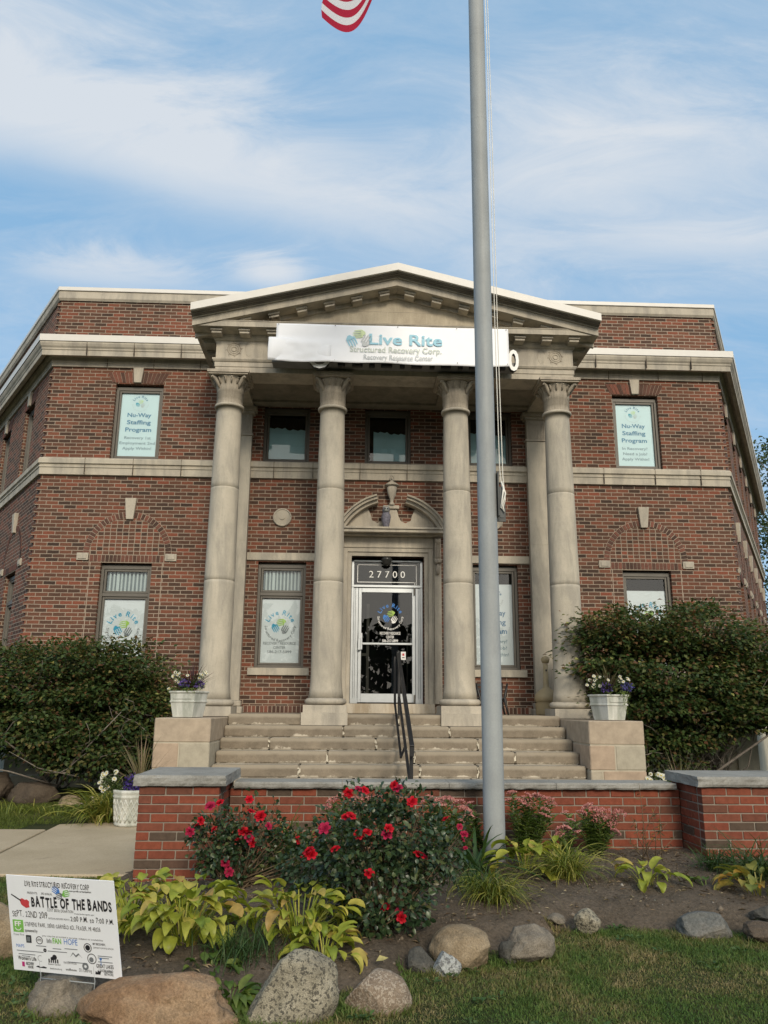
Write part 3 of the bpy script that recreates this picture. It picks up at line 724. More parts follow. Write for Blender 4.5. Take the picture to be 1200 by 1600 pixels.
# arches, keystones, flat arches
def wing_trim(w, c, up=None, detail=True):
    # tympanum of stacked headers
    r0, r1, zs = .655, .765, 3.80
    t = MB(); pts = [w.p(c-r0, 3.79, .002), w.p(c+r0, 3.79, .002)]+[w.p(c+r0*math.cos(R(a)), zs+r0*math.sin(R(a)), .002) for a in np.linspace(0, 180, 25)]
    t.add(pts, [tuple(range(len(pts)))])
    t.build('arch_infill', M_STACK, BLD, fixn=False)
    t = MB()   # mortar bed of ring and soldier course
    A = np.linspace(0, 180, 33)
    ring = [w.p(c+r1*math.cos(R(a)), zs+r1*math.sin(R(a)), .001) for a in A]+[w.p(c+r0*math.cos(R(a)), zs+r0*math.sin(R(a)), .001) for a in A[::-1]]
    k = len(A); t.add(ring, [(i, i+1, 2*k-2-i, 2*k-1-i) for i in range(k-1)], m=1)
    t.add([w.p(c-.645, 3.66, .001), w.p(c+.645, 3.66, .001), w.p(c+.645, 3.787, .001), w.p(c-.645, 3.787, .001)], [(0, 1, 2, 3)], m=1)
    for s in (-1, 1): t.add([w.p(c+s*.62-.006, 1.76, .002), w.p(c+s*.62+.006, 1.76, .002), w.p(c+s*.62+.006, 3.69, .002), w.p(c+s*.62-.006, 3.69, .002)], [(0, 1, 2, 3)], m=1)
    n = 34
    for i in range(n):
        a0, a1 = R(180*i/n+.55), R(180*(i+1)/n-.55)
        q = [(c+rr*math.cos(a), zs+rr*math.sin(a)) for rr, a in ((r0+.006, a0), (r1-.006, a0), (r1-.006, a1), (r0+.006, a1))]
        vs = [w.p(u, z, .0) for u, z in q]+[w.p(u, z, .011) for u, z in q]
        t.add(vs, [(4, 5, 6, 7), (0, 1, 5, 4), (1, 2, 6, 5), (2, 3, 7, 6), (3, 0, 4, 7)], m=0)
    for i in range(19):
        u = c-.64+i*1.28/19; w.box(t, u+.005, u+.0624, 3.667, 3.782, 0, .009, m=0)
    t.build('brick_arch', [M_LOOSE, M_MORTAR], BLD)
    t = MB(); q = [(c-.062, 4.42), (c+.062, 4.42), (c+.10, 4.80), (c-.10, 4.80)]
    vs = [w.p(u, z, .0) for u, z in q]+[w.p(u, z, .055+.02*(z > 4.5)) for u, z in q]
    t.add(vs, [(4, 5, 6, 7), (0, 1, 5, 4), (1, 2, 6, 5), (2, 3, 7, 6), (3, 0, 4, 7)]); t.build('keystone', M_STONE2, BLD, bevel=.006)
    for s in (-1, 1):
        t = MB(); u0, u1 = sorted((c+s*.66, c+s*.86)); w.box(t, u0, u1, 3.685, 3.815, 0, .03); w.box(t, u0+.03, u1-.03, 3.71, 3.79, .03, .042)
        t.build('impost_block', M_STONE2, BLD, bevel=.004)
    if up is not None:
        t = MB(); n = 15; hw0, hw1 = .46, .56; z0, z1 = 7.0, 7.205
        t.add([w.p(up-hw0, z0, .001), w.p(up+hw0, z0, .001), w.p(up+hw1, z1, .001), w.p(up-hw1, z1, .001)], [(0, 1, 2, 3)], m=1)
        for i in range(n):
            f0, f1 = (i+.06)/n*2-1, (i+.94)/n*2-1
            q = [(up+f0*hw0, z0+.004), (up+f1*hw0, z0+.004), (up+f1*hw1, z1-.004), (up+f0*hw1, z1-.004)]
            vs = [w.p(u, z, .0) for u, z in q]+[w.p(u, z, .010) for u, z in q]
            t.add(vs, [(4, 5, 6, 7), (0, 1, 5, 4), (1, 2, 6, 5), (2, 3, 7, 6), (3, 0, 4, 7)], m=0)
        t.build('flat_arch', [M_LOOSE, M_MORTAR], BLD)
        t = MB(); q = [(up-.065, 7.0), (up+.065, 7.0), (up+.095, 7.289), (up-.095, 7.289)]
        vs = [w.p(u, z, .0) for u, z in q]+[w.p(u, z, .05) for u, z in q]
        t.add(vs, [(4, 5, 6, 7), (0, 1, 5, 4), (1, 2, 6, 5), (2, 3, 7, 6), (3, 0, 4, 7)]); t.build('keystone', M_STONE2, BLD, bevel=.005)
wing_trim(FW, -4.59, -4.66); wing_trim(FW, 4.59, 4.60)
for c in left_c: wing_trim(LW, c, c)
for c in right_c: wing_trim(RW, c, c)

# ---- portico
PD = -1.5; LAND = 1.135
COLX = [-2.715, -1.03, 1.0, 2.69]
def capital_profile():
    return [(.205, 5.985), (.207, 6.02), (.205, 6.10), (.212, 6.105), (.206, 6.20), (.214, 6.205), (.216, 6.28), (.232, 6.35), (.268, 6.42), (.285, 6.445)]
def flute(a, z): return .034*(abs(math.sin(a*14+(math.pi/2 if 6.1 < z < 6.2 else 0)))-.5)
def make_capital(x, y, parent, half=False):
    t = MB()
    t.lathe((x, y, 0), capital_profile(), 96, flute=flute)
    for k in range(16):                      # upper row of small leaf tips
        a = 2*math.pi*(k+.5)/16; c, s = math.cos(a), math.sin(a)
        pts = [(x+r*c, y+r*s, z) for r, z in ((.236, 6.33), (.262, 6.39), (.292, 6.425), (.300, 6.405))]
        t.tube(pts, [.012, .018, .015, .005], 6)
    for k in range(4):                       # thin corner leaves under the abacus
        a = math.pi/4+k*math.pi/2; c, s = math.cos(a), math.sin(a)
        pts = [(x+r*c, y+r*s, z) for r, z in ((.215, 6.26), (.25, 6.34), (.315, 6.405), (.375, 6.435), (.385, 6.40))]
        t.tube(pts, [.015, .03, .036, .028, .012], 8)
    t.box(x-.315, x+.315, y-.315, y+.315, 6.447, 6.47); t.box(x-.335, x+.335, y-.335, y+.335, 6.472, 6.52)
    return t.build('capital', M_CAP, parent)
M_CAP = stone_mat('carved_limestone', (.41, .36, .29), (.17, .15, .125), amount=.55, fine=.22)
def column(x, outer):
    z0 = 1.10 if outer else LAND
    zb = 1.24 if outer else 1.27
    mb = MB(); H0, H1 = zb+.10, 5.985; prof = []
    js = [3.12, 4.60]
    for i in range(41):
        z = H0+(H1-.03-H0)*i/40; t = (z-H0)/(H1-H0)
        r = .235-.035*(max(0, t-.25)/.75)**1.5
        if i < 3: r += .03*(1-i/3)**2
        prof.append((r, z))
    full = []
    for (r, z), (r2, z2) in zip(prof, prof[1:]):
        full.append((r, z))
        for j in js:
            if z <= j < z2: full += [(r, j-.005), (r-.006, j-.002), (r-.006, j+.002), (r, j+.005)]
    full.append(prof[-1])
    full += [(.205, 5.945), (.235, 5.955), (.240, 5.975), (.235, 5.995), (.208, 6.0)]
    mb.lathe((x, PD, 0), full, 40)
    o = mb.build('column', M_STONE, BLD)
    mb = MB(); mb.box(x-.32, x+.32, PD-.32, PD+.32, z0, zb-.002)
    if not outer: mb.box(x-.335, x+.335, PD-.46, PD+.30, .985, LAND+.025)
    tor = [(.25+.065*math.cos(R(a)), zb+.05+.05*math.sin(R(a))) for a in range(-90, 91, 15)]+[(.262, zb+.102), (.255, zb+.115)]
    mb.lathe((x, PD, 0), [(.25, zb-.001)]+tor, 40)
    mb.build('base', M_STONE2, o)
    make_capital(x, PD, o)
    return o
for i, x in enumerate(COLX): column(x, i in (0, 3))
for x in (-2.73, 2.70):
    mb = MB(); mb.box(x-.215, x+.215, -.13, -.003, 1.34, 5.985)
    mb.box(x-.219, x+.219, -.134, -.003, 4.06, 4.066)
    o = mb.build('pilaster', M_STONE, BLD)
    mb = MB(); mb.box(x-.25, x+.25, -.165, -.003, 1.24, 1.335); mb.box(x-.28, x+.28, -.20, -.003, 1.12, 1.238); mb.build('base', M_STONE2, o, bevel=.015)
    mb = MB(); mb.box(x-.24, x+.24, -.155, -.003, 5.99, 6.02)
    for k in range(15): u = x-.2+k*.4/14; mb.box(u-.011, u+.011, -.15, -.01, 6.025, 6.33)
    mb.box(x-.21, x+.21, -.135, -.003, 6.022, 6.40); mb.box(x-.29, x+.29, -.21, -.003, 6.45, 6.52); mb.box(x-.25, x+.25, -.17, -.003, 6.40, 6.448)
    mb.build('capital', M_CAP, o)
# entablature: front and two sides, swept with mitred corners
EX = 2.95; PATH = [(-EX, -.004), (-EX, PD-.2), (EX, PD-.2), (EX, -.004)]
mb = MB(); mb.sweep(PATH, [(0, 6.525), (0, 6.615), (.012, 6.62), (.012, 6.70), (.03, 6.705), (.05, 6.735), (.05, 6.755), (0.0, 6.765), (-.45, 6.765), (-.45, 6.525)])
mb.build('architrave', M_STONE2, BLD)
mb = MB(); mb.sweep(PATH, [(0.002, 6.767), (0.002, 7.065), (.03, 7.08), (.05, 7.11), (.055, 7.13), (-.4, 7.13), (-.4, 6.767)])
mb.build('frieze', M_STONE2, BLD)
mb = MB(); mb.sweep(PATH, [(.0, 7.132), (.06, 7.132), (.06, 7.165), (.26, 7.19), (.27, 7.185), (.31, 7.185), (.31, 7.272), (.32, 7.276), (.32, 7.288), (-.3, 7.32), (-.3, 7.132)])
mb.build('cornice', M_STONE2, BLD)
# soffit
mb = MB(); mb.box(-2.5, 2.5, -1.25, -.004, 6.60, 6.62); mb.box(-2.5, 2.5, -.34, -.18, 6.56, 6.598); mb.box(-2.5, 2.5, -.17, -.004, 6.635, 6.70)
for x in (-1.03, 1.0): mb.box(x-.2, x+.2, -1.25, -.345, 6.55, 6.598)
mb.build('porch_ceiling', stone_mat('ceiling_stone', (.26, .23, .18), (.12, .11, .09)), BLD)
# pediment
SL = math.atan2(8.07-7.255, 3.31)
YF = PD-.2
mb = MB()
mb.prism_xz([(-3.05, 7.262), (3.05, 7.262), (0, 8.01)], YF-.02, YF+.25)
for zz, hw in ((7.45, 1.95), (7.66, 1.1)): mb.box(-hw, hw, YF-.024, YF-.01, zz, zz+.006, m=1)
for x, z0, z1 in ((-.45, 7.3, 7.45), (.15, 7.3, 7.45), (.75, 7.3, 7.45), (-1.1, 7.3, 7.45), (1.35, 7.3, 7.45), (-.15, 7.45, 7.66), (.5, 7.45, 7.66), (-.8, 7.45, 7.66), (1.1, 7.45, 7.6), (-1.4, 7.45, 7.58), (0.2, 7.66, 7.85)): mb.box(x-.003, x+.003, YF-.024, YF-.01, z0, z1, m=1)
ped = mb.build('pediment', [stone_mat('tympanum_stone', (.45, .395, .30), (.27, .225, .17), amount=.5), plain('pale_joint', (.50, .44, .35), .9)], BLD)
def rake(mb, o0, o1, t0, t1, m=None):
    """raking strip: from o0..o1 in front of the frieze face, between perpendicular offsets t0..t1 from the line through the eaves corner"""
    cs, sn = math.cos(SL), math.sin(SL)
    for s in (-1, 1):
        X0 = 3.30
        def pt(l, t): return (s*(X0-l*cs-t*0), 7.255+l*sn+t)
        L = X0/cs
        q = [pt(0, t0), pt(L, t0), pt(L, t1), pt(0, t1)]
        vs = [(x, YF-o1, z) for x, z in q]+[(x, YF-o0, z) for x, z in q]
        mb.add(vs, [(0, 1, 2, 3), (7, 6, 5, 4), (0, 4, 5, 1), (1, 5, 6, 2), (2, 6, 7, 3), (3, 7, 4, 0)], m=m)
mb = MB(); rake(mb, -1.7, .335, -.085, .030); rake(mb, -1.7, .365, .032, .048); rake(mb, .002, .06, -.16, -.087); mb.build('raking_cornice', M_STONE2, ped)
mb = MB()
for i, (o, t) in enumerate(((.40, .060), (.44, .073), (.48, .086))): rake(mb, -1.7, o, .0485 if i == 0 else (.0605, .0735)[i-1], t)
mb.build('cymatium', stone_mat('dark_moulding_stone', (.20, .18, .15), (.10, .09, .08)), ped)  # darker brown than the fascia below it
mb = MB(); rake(mb, -1.9, .53, .088, .215); mb.build('roof_flashing', M_FLASH, ped)
# modillions
def modillion(x, z, tilt=0.0, side=None, parent=None):
    t = MB(); w = .095
    if side is None:
        c, s = math.cos(tilt), math.sin(tilt)
        def bx(u0, u1, v0, v1, y0, y1):
            q = [(x+u*c-v*s, z+u*s+v*c) for u, v in ((u0, v0), (u1, v0), (u1, v1), (u0, v1))]
            t.prism_xz(q, y0, y1)
        bx(-w, w, -.035, 0, YF-.255, YF-.055); bx(-w+.015, w-.015, -.075, -.037, YF-.225, YF-.055)
    else:
        X = side*(EX+.06)
        t.box(min(X, X+side*.22), max(X, X+side*.22), x-w, x+w, z-.035, z)
        t.box(min(X, X+side*.19), max(X, X+side*.19), x-w+.015, x+w-.015, z-.075, z-.037)
    return t.build('modillion', M_STONE2, parent, bevel=.004)
EP = BLD
for k in range(14): modillion(-2.925+.45*k, 7.182, parent=EP)
for s in (-1, 1):
    for y in (-1.45, -1.0, -.55): modillion(y, 7.182, side=s, parent=EP)
    for k in range(6):
        X = .22+.45*k; modillion(s*X, 7.255+(3.30-X)*math.tan(SL)-.088, tilt=-s*SL, parent=ped)
# carved roundels on the frieze
for s, xs in ((-1, (-2.66,)), (1, (2.66,))):
    for x in xs:
        t = MB()
        for rr, th in ((.105, .008), (.075, .006), (.04, .01)):
            pts = [(x+rr*math.cos(R(a)), YF-.004, 6.93+rr*math.sin(R(a))) for a in range(0, 361, 15)]; t.tube(pts, th, 6)
        for a in range(0, 360, 45): t.tube([(x+.105*math.cos(R(a)), YF-.003, 6.93+.105*math.sin(R(a))), (x+.14*math.cos(R(a+10)), YF-.003, 6.93+.14*math.sin(R(a+10)))], [.012, .004], 5)
        t.build('carved_roundel', M_CAP, BLD)
        t = MB(); pts = [(x-s*.24+.06*math.cos(R(a)), YF-.001, 6.93+.12*math.sin(R(a))) for a in range(20, 331, 15)]; t.tube(pts, .004, 5); t.build('carved_scroll', M_CAP, BLD)

# ---- middle bay trim
for x0, x1 in ((-2.51, -1.30), (1.30, 2.48)):
    mb = MB(); mb.box(x0, x1, -.035, -.003, 3.73, 3.865); mb.build('stone_lintel', M_STONE, BLD, bevel=.004)
for x in (-1.92, 1.86):
    mb = MB(); A = range(0, 360, 10)
    for r0, r1, y in ((.0, .165, -.03), (.135, .165, -.045), (.0, .045, -.05)):
        if r0 == 0: mb.prism_xz([(x+r1*math.cos(R(a)), 4.505+r1*math.sin(R(a))) for a in A], y, -.003)
        else: mb.tube([(x+.15*math.cos(R(a)), -.03, 4.505+.15*math.sin(R(a))) for a in range(0, 361, 10)], .014, 6)
    mb.build('stone_disc', M_STONE2, BLD)
mb = MB(); mb.box(-2.45, 2.43, -.006, -.003, 1.14, 1.255, m=1)
x = -2.44
while x < 2.38:
    if not (-.86 < x < .80): mb.box(x, x+.056, -.012, -.003, 1.146, 1.25, m=0)
    x += .068
mb.build('soldier_course', [M_LOOSE, M_MORTAR], BLD)

# ---- door surround
DX = -.035
mb = MB()
for s in (-1, 1):
    for w0, w1, y in ((.64, .71, -.03), (.71, .785, -.055), (.785, .80, -.075)):
        x0, x1 = sorted((DX+s*w0, DX+s*w1)); mb.box(x0, x1, y, .14, 1.30, 3.83+(w1-.64))
    x0, x1 = sorted((DX+s*.81, DX+s*.94)); mb.box(x0, x1, -.05, -.003, 1.30, 4.17)
for w0, w1, y in ((.0, .07, -.03), (.07, .145, -.055), (.145, .16, -.075)):
    mb.box(DX-.64-w0, DX+.64+w0, y, .14, 3.83+w0, 3.83+w1)
mb.box(DX-.805, DX+.805, -.05, -.003, 3.992, 4.17)
sur = mb.build('door_surround', M_STONE2, BLD, bevel=.004)
for s in (-1, 1):
    mb = MB(); x = DX+s*.875
    mb.prism_xz([(x-.055, 4.16), (x+.055, 4.16), (x+.055, 3.75), (x-.055, 3.75)], -.13, -.052)
    for k in range(4): mb.box(x-.05+k*.027, x-.035+k*.027, -.15, -.131, 3.8, 4.15)
    mb.tube([(x-.06, -.10, 3.74), (x+.06, -.10, 3.74)], .045, 12); mb.tube([(x-.05, -.12, 4.10), (x+.05, -.12, 4.10)], .055, 12)
    mb.lathe((x, -.085, 0), [(.012, 3.50), (.035, 3.54), (.045, 3.60), (.03, 3.67), (.015, 3.70)], 12)
    mb.build('bracket', M_CAP, sur)
# broken segmental pediment over the door
PX = .02
mb = MB()
for z0, z1, o, hw in ((4.172, 4.20, .20, .93), (4.202, 4.255, .34, .98), (4.257, 4.29, .37, 1.0)): mb.box(PX-hw, PX+hw, -o, -.003, z0, z1)
dp = mb.build('door_pediment', M_STONE2, BLD)
zc, RR = 3.86, 1.06
for s in (-1, 1):
    mb = MB()
    A = [R(a) for a in np.linspace(25, 75, 22)]
    for r0, r1, o in ((RR-.125, RR-.075, .20), (RR-.073, RR-.03, .28), (RR-.028, RR, .33)):
        vs = []
        for a in A:
            for r_, y in ((r0, -.003), (r0, -o), (r1, -o-.01), (r1, -.003)): vs.append((PX+s*r_*math.cos(a), y, zc+r_*math.sin(a)))
        k = 4; fs = [(i*k+j, (i+1)*k+j, (i+1)*k+(j+1) % k, i*k+(j+1) % k) for i in range(len(A)-1) for j in range(k)]+[(0, 1, 2, 3), tuple(len(vs)-4+j for j in range(4))]
        mb.add(vs, fs)
    mb.build('arch_moulding', M_STONE2, dp)
    mb = MB(); ri = RR-.127
    pts = [(PX+s*.10, 4.292), (PX+s*.97, 4.292)]+[(PX+s*ri*math.cos(R(a)), zc+ri*math.sin(R(a))) for a in np.linspace(28, 63, 10)]
    pts += [(PX+s*(.345+.02), 4.56), (PX+s*.345, 4.47), (PX+s*.25, 4.425), (PX+s*.17, 4.46), (PX+s*.125, 4.55), (PX+s*.10, 4.68)]
    mb.prism_xz(pts, -.06, -.003); mb.build('pediment_panel', M_STONE2, dp)
mb = MB(); mb.box(PX-.10-.08+.08, PX+.10, -.10, -.062, 4.292, 4.67) if False else mb.box(PX-.098, PX+.098, -.11, -.003, 4.292, 4.67)
mb.box(PX-.13, PX+.13, -.15, -.003, 4.672, 4.73)
mb.lathe((PX, -.13, 0), [(.05, 4.732), (.055, 4.75), (.028, 4.80), (.032, 4.83), (.075, 4.95), (.093, 5.06), (.082, 5.072), (.10, 5.085), (.135, 5.09), (.12, 5.115), (.05, 5.165), (.025, 5.18)], 24, flute=lambda a, z: .04*abs(math.sin(a*6)) if 4.85 < z < 5.06 else 0)
mb.tube([(PX+.035*math.cos(R(a)), -.13, 5.235+.05*math.sin(R(a))) for a in range(0, 361, 30)], .011, 6)
mb.build('urn', M_STONE2, dp)

# ---- entrance door
DY = .15
def yb(mb, x0, x1, z0, z1, y0, y1, m=None): mb.box(x0, x1, y0, y1, z0, z1, m)
mb = MB(); xl, xr, zt = DOOR[0]+.01, DOOR[1]-.01, DOOR[3]-.04
for x0, x1 in ((xl, xl+.045), (xl+.047, xl+.075), (xl+.077, xl+.125), (xr-.125, xr-.077), (xr-.075, xr-.047), (xr-.045, xr)):
    yb(mb, x0, x1, 1.302, 3.30 if (x0 > xl+.03 and x1 < xr-.03) else zt, DY+(.0 if (x0 in (xl, xr-.045)) else .02), DY+.10)
yb(mb, xl, xr, 3.302, 3.345, DY-.012, DY+.10); yb(mb, xl, xr, zt-.03, zt, DY, DY+.10)
yb(mb, xl, xl+.13, 1.302, 1.39, DY-.01, DY+.1); yb(mb, xr-.13, xr, 1.302, 1.39, DY-.01, DY+.1)
dr = mb.build('entrance_door', M_ALU, BLD, bevel=.004)
lx0, lx1 = xl+.13, xr-.13
mb = MB(); yb(mb, lx0, lx0+.055, 1.32, 3.295, DY+.02, DY+.065); yb(mb, lx1-.055, lx1, 1.32, 3.295, DY+.02, DY+.065)
yb(mb, lx0+.055, lx1-.055, 1.32, 1.47, DY+.02, DY+.065); yb(mb, lx0+.055, lx1-.055, 3.215, 3.295, DY+.02, DY+.065)
yb(mb, lx0+.055, lx1-.055, 2.30, 2.335, DY+.005, DY+.045)
leaf = mb.build('door_leaf', M_ALU, dr, bevel=.004)
mb = MB(); mb.add([(lx0+.05, DY+.045, 1.46), (lx1-.05, DY+.045, 1.46), (lx1-.05, DY+.045, 3.22), (lx0+.05, DY+.045, 3.22)], [(0, 1, 2, 3)]); mb.build('pane', M_GLASSD, leaf, fixn=False) if False else mb.build('door_pane', M_GLASSD, dr, fixn=False)
mb = MB(); yb(mb, lx0+.0, lx0+.075, 2.21, 2.50, DY-.03, DY+.018); yb(mb, lx0-.004, lx0+.045, 2.20, 2.40, DY-.05, DY-.031); mb.build('door_handle', M_ALU, dr, bevel=.006)
mb = MB(); yb(mb, lx1-.03, lx1-.005, 3.17, 3.30, DY-.005, DY+.019); yb(mb, lx1-.03, lx1-.005, 1.33, 1.45, DY-.005, DY+.019); mb.build('hinge', M_FRAME, dr)
mb = MB(); mb.add([(xl+.04, DY+.05, 3.34), (xr-.04, DY+.05, 3.34), (xr-.04, DY+.05, zt-.02), (xl+.04, DY+.05, zt-.02)], [(0, 1, 2, 3)]); mb.build('transom_pane', M_GLASSD, dr, fixn=False)
FD = Face(((xl+xr)/2, DY+.05, zt), (1, 0, 0), (0, 0, 1), (0, -1, 0))
mb = MB()
TH = zt-3.345
hw = (xr-xl)/2
put_text(mb, FD, '2 7 7 0 0', 0.0, TH*.55+.06, .12, width=.64, bold=.0, d=.003)
for r_ in ((-hw+.10, hw-.10, TH*.16, TH*.16+.012), (-hw+.10, hw-.12, TH*.86, TH*.86+.012), (-hw+.10, -hw+.112, TH*.16, TH*.86), (hw-.112, hw-.10, TH*.16, TH-.01), (hw-.14, hw-.13, TH*.86, TH-.01)): put_rect(mb, FD, *r_, d=.003)
mb.build('house_number', M_WHITE, dr, fixn=False)
FD2 = Face(((lx0+lx1)/2, DY+.045, 3.215), (1, 0, 0), (0, 0, 1), (0, -1, 0))
mb = MB(); put_logo(mb, FD2, .06, .43, .21, 0, 1, 2); 
put_text(mb, FD2, 'RECOVERY RESOURCE', .06, .735, .045, width=.36, bold=.02, m=2); put_text(mb, FD2, 'CENTER', .06, .80, .045, width=.14, bold=.02, m=2); put_text(mb, FD2, '586-217-5899', .06, .865, .045, width=.28, bold=.02, m=2)
mb.build('door_lettering', [M_INKG, plain('bright_blue_ink', (.06, .22, .60)), M_WHITE], dr, fixn=False)
mb = MB(); put_rect(mb, FD2, .25, .335, 1.03, 1.17, d=.004, m=0); put_rect(mb, FD2, .275, .31, 1.06, 1.10, d=.006, m=1); put_rect(mb, FD2, .27, .315, 1.125, 1.14, d=.006, m=2)
mb.build('door_sticker', [M_WHITE, M_INKR, M_INKK], dr, fixn=False)
room(FW, *DOOR, dr, dep=3.0)
# inner door bars seen through the glass
mb = MB(); yb(mb, -.38, -.33, 1.31, 3.1, .9, .95); yb(mb, -.60, -.38, 2.15, 2.2, .9, .95); yb(mb, .36, .385, 1.31, 2.9, .9, .95); mb.build('inner_door_bars', M_FRAME, dr)
mb = MB(); mb.lathe((DX-.02, .055, 0), [(.02, 3.672), (.05, 3.68), (.075, 3.705), (.085, 3.745), (.098, 3.77), (.098, 3.80), (.08, 3.828)], 24); mb.build('porch_lamp', plain('dark_lamp_glass', (.03, .03, .028), .25), BLD)
mb = MB(); mb.lathe((1.27, -.12, 0), [(.03, 4.08), (.06, 4.10), (.07, 4.16), (.05, 4.22), (.02, 4.24)], 14); mb.box(1.25, 1.29, -.1, -.003, 4.12, 4.17); mb.build('floodlight', M_BLACK, BLD)

# ------------------------------------------------------------------ steps, pedestals
def step_material():
    m, nt, b = new_mat('step_stone', .9, .2)
    oc = nd(nt, 'ShaderNodeTexCoord').outputs['Object']; g = nd(nt, 'ShaderNodeNewGeometry')
    c = ramp(nt, g.outputs['Random Per Island'], [(0, (.215, .178, .133)), (.5, (.255, .212, .158)), (1, (.235, .197, .148))])
    c = mix(nt, 1.0, c, ramp(nt, noise_of(nt, 5, 6, .65, oc), [(.3, .72), (.7, 1.15)]), 'MULTIPLY')
    c = mix(nt, 1.0, c, ramp(nt, noise_of(nt, 60, 4, .7, oc), [(.2, .82), (.8, 1.15)]), 'MULTIPLY')
    s = nd(nt, 'ShaderNodeSeparateXYZ', {0: oc})
    fr = mth(nt, 'FRACT', mth(nt, 'DIVIDE', mth(nt, 'ADD', s.outputs[1], 1.9-3.0+.31*16), .31))
    w = mth(nt, 'ADD', fr, mth(nt, 'MULTIPLY', mth(nt, 'SUBTRACT', noise_of(nt, 2.4, 6, .75, oc), .5), 3.2))
    up_ = mth(nt, 'GREATER_THAN', nd(nt, 'ShaderNodeSeparateXYZ', {0: g.outputs['Normal']}).outputs[2], .6)
    msk = mth(nt, 'MULTIPLY', ramp(nt, w, [(.76, 0.0), (.95, .8)]), up_)
    fz = mth(nt, 'FRACT', mth(nt, 'DIVIDE', mth(nt, 'ADD', s.outputs[2], -.1-1.135+.155*10), .155))
    wz = mth(nt, 'ADD', fz, mth(nt, 'MULTIPLY', mth(nt, 'SUBTRACT', noise_of(nt, 3.1, 6, .75, oc), .46), 1.6))
    msk = mth(nt, 'MAXIMUM', msk, mth(nt, 'MULTIPLY', ramp(nt, wz, [(.08, .75), (.20, .0)]), mth(nt, 'SUBTRACT', 1.0, up_)))
    nose = mth(nt, 'MAXIMUM', ramp(nt, mth(nt, 'ADD', fz, mth(nt, 'MULTIPLY', noise_of(nt, 8, 4, .6, oc), .2)), [(.72, 0.0), (.92, 1.0)]), up_)
    c = mix(nt, mth(nt, 'MULTIPLY', nose, .6), c, (.40, .352, .278))  # treads and nosing lightened in the colour where the light catches them
    c = mix(nt, msk, c, (.60, .54, .44))
    nt.links.new(c, b.inputs['Base Color']); bump(nt, b, noise_of(nt, 50, 5, .7, oc), .4, .006)
    return m
M_STEP = step_material()
ST = empty('entrance_steps', (0, -3, -.1), 'broad worn stone steps rising to the porch between two pedestals', 'steps')
mb = MB(); SX = 2.415; JT = []
for i in range(8):
    z1 = LAND-.155*i; y0 = -1.9-.31*i
    cuts = [-SX]+sorted(random.uniform(-2.0, 2.0) for _ in range(0))+[[-1.35, .05, 1.35], [-.75, .75], [-1.75, -.3, 1.1], [-.95, .2, 1.55], [-1.3, .25, 1.0], [-.6, .9], [-1.2, .6], [-.4, 1.3]][i]+[SX]
    for a, b in zip(cuts, cuts[1:]):
        back = -.02 if i == 0 else y0+.33
        mb.box(a+.003, b-.003, y0, back, z1-.154, z1)
        if b < SX-.1: JT.append((b, y0, z1))
for x, y0, z1 in JT:
    for _ in range(5):
        w_ = random.uniform(.008, .022); c_ = x+random.uniform(-.012, .012); a_ = random.uniform(.02, .10); mb.box(c_-w_/2, c_+w_/2, y0-.003-random.uniform(0, .003), y0+.02, z1-a_-random.uniform(.015, .05), z1-a_, m=1)
mb.build('stone_treads', [M_STEP, plain('white_mortar', (.55, .50, .40), .9, var=.2)], ST, bevel=.014, segs=2)
mb = MB(); mb.box(-.80, .76, -.16, .15, LAND+.004, 1.30); mb.build('door_sill', stone_mat('sill_stone', (.40, .33, .24), (.60, .55, .46), amount=.7), ST, bevel=.006)
ST2 = MB(); ST2.box(-2.35, 2.35, -1.85, -.05, .2, .97); ST2.build('stair_core', M_DARK, ST)
def pedestal(x0, x1, label):
    root = empty('stone_pedestal', ((x0+x1)/2, -2.2, -.1), label, 'pedestal', 'stone pedestals beside the steps')
    mb = MB(); y0, y1 = -3.3, -.03; g = .004
    def blk(a, b, ya, yb_, za, zb_): mb.box(a+g, b-g, ya+g, yb_-g, za+g, zb_-g, m=0)
    blk(x0, x1, y0, -1.2, .79, 1.095); blk(x0, x1, -1.2, y1, .79, 1.095)
    xm = (x0+x1)/2-.03; ym = -2.2
    for a, b in ((x0, xm), (xm, x1)):
        blk(a, b, y0, ym, .475, .79); blk(a, b, ym, y1, .475, .79)
    xq = x0+.16
    for a, b in ((x0, xq), (xq, x1)): blk(a, b, y0, -1.7, .16, .475); blk(a, b, -1.7, y1, .16, .475)
    blk(x0, x1, y0, y1, -.15, .16)
    mb.build('stone_blocks', M_BLOCK, root, bevel=.012)
    mb = MB(); mb.box(x0+.012, x1-.012, y0+.012, y1-.01, -.14, 1.08); mb.build('mortar_core', plain('pale_mortar', (.40, .36, .28), .9), root)
pedestal(-3.135, -2.42, 'grey stone block pedestal left of the steps under a square planter')
pedestal(2.42, 3.15, 'grey stone block pedestal right of the steps under a square planter')

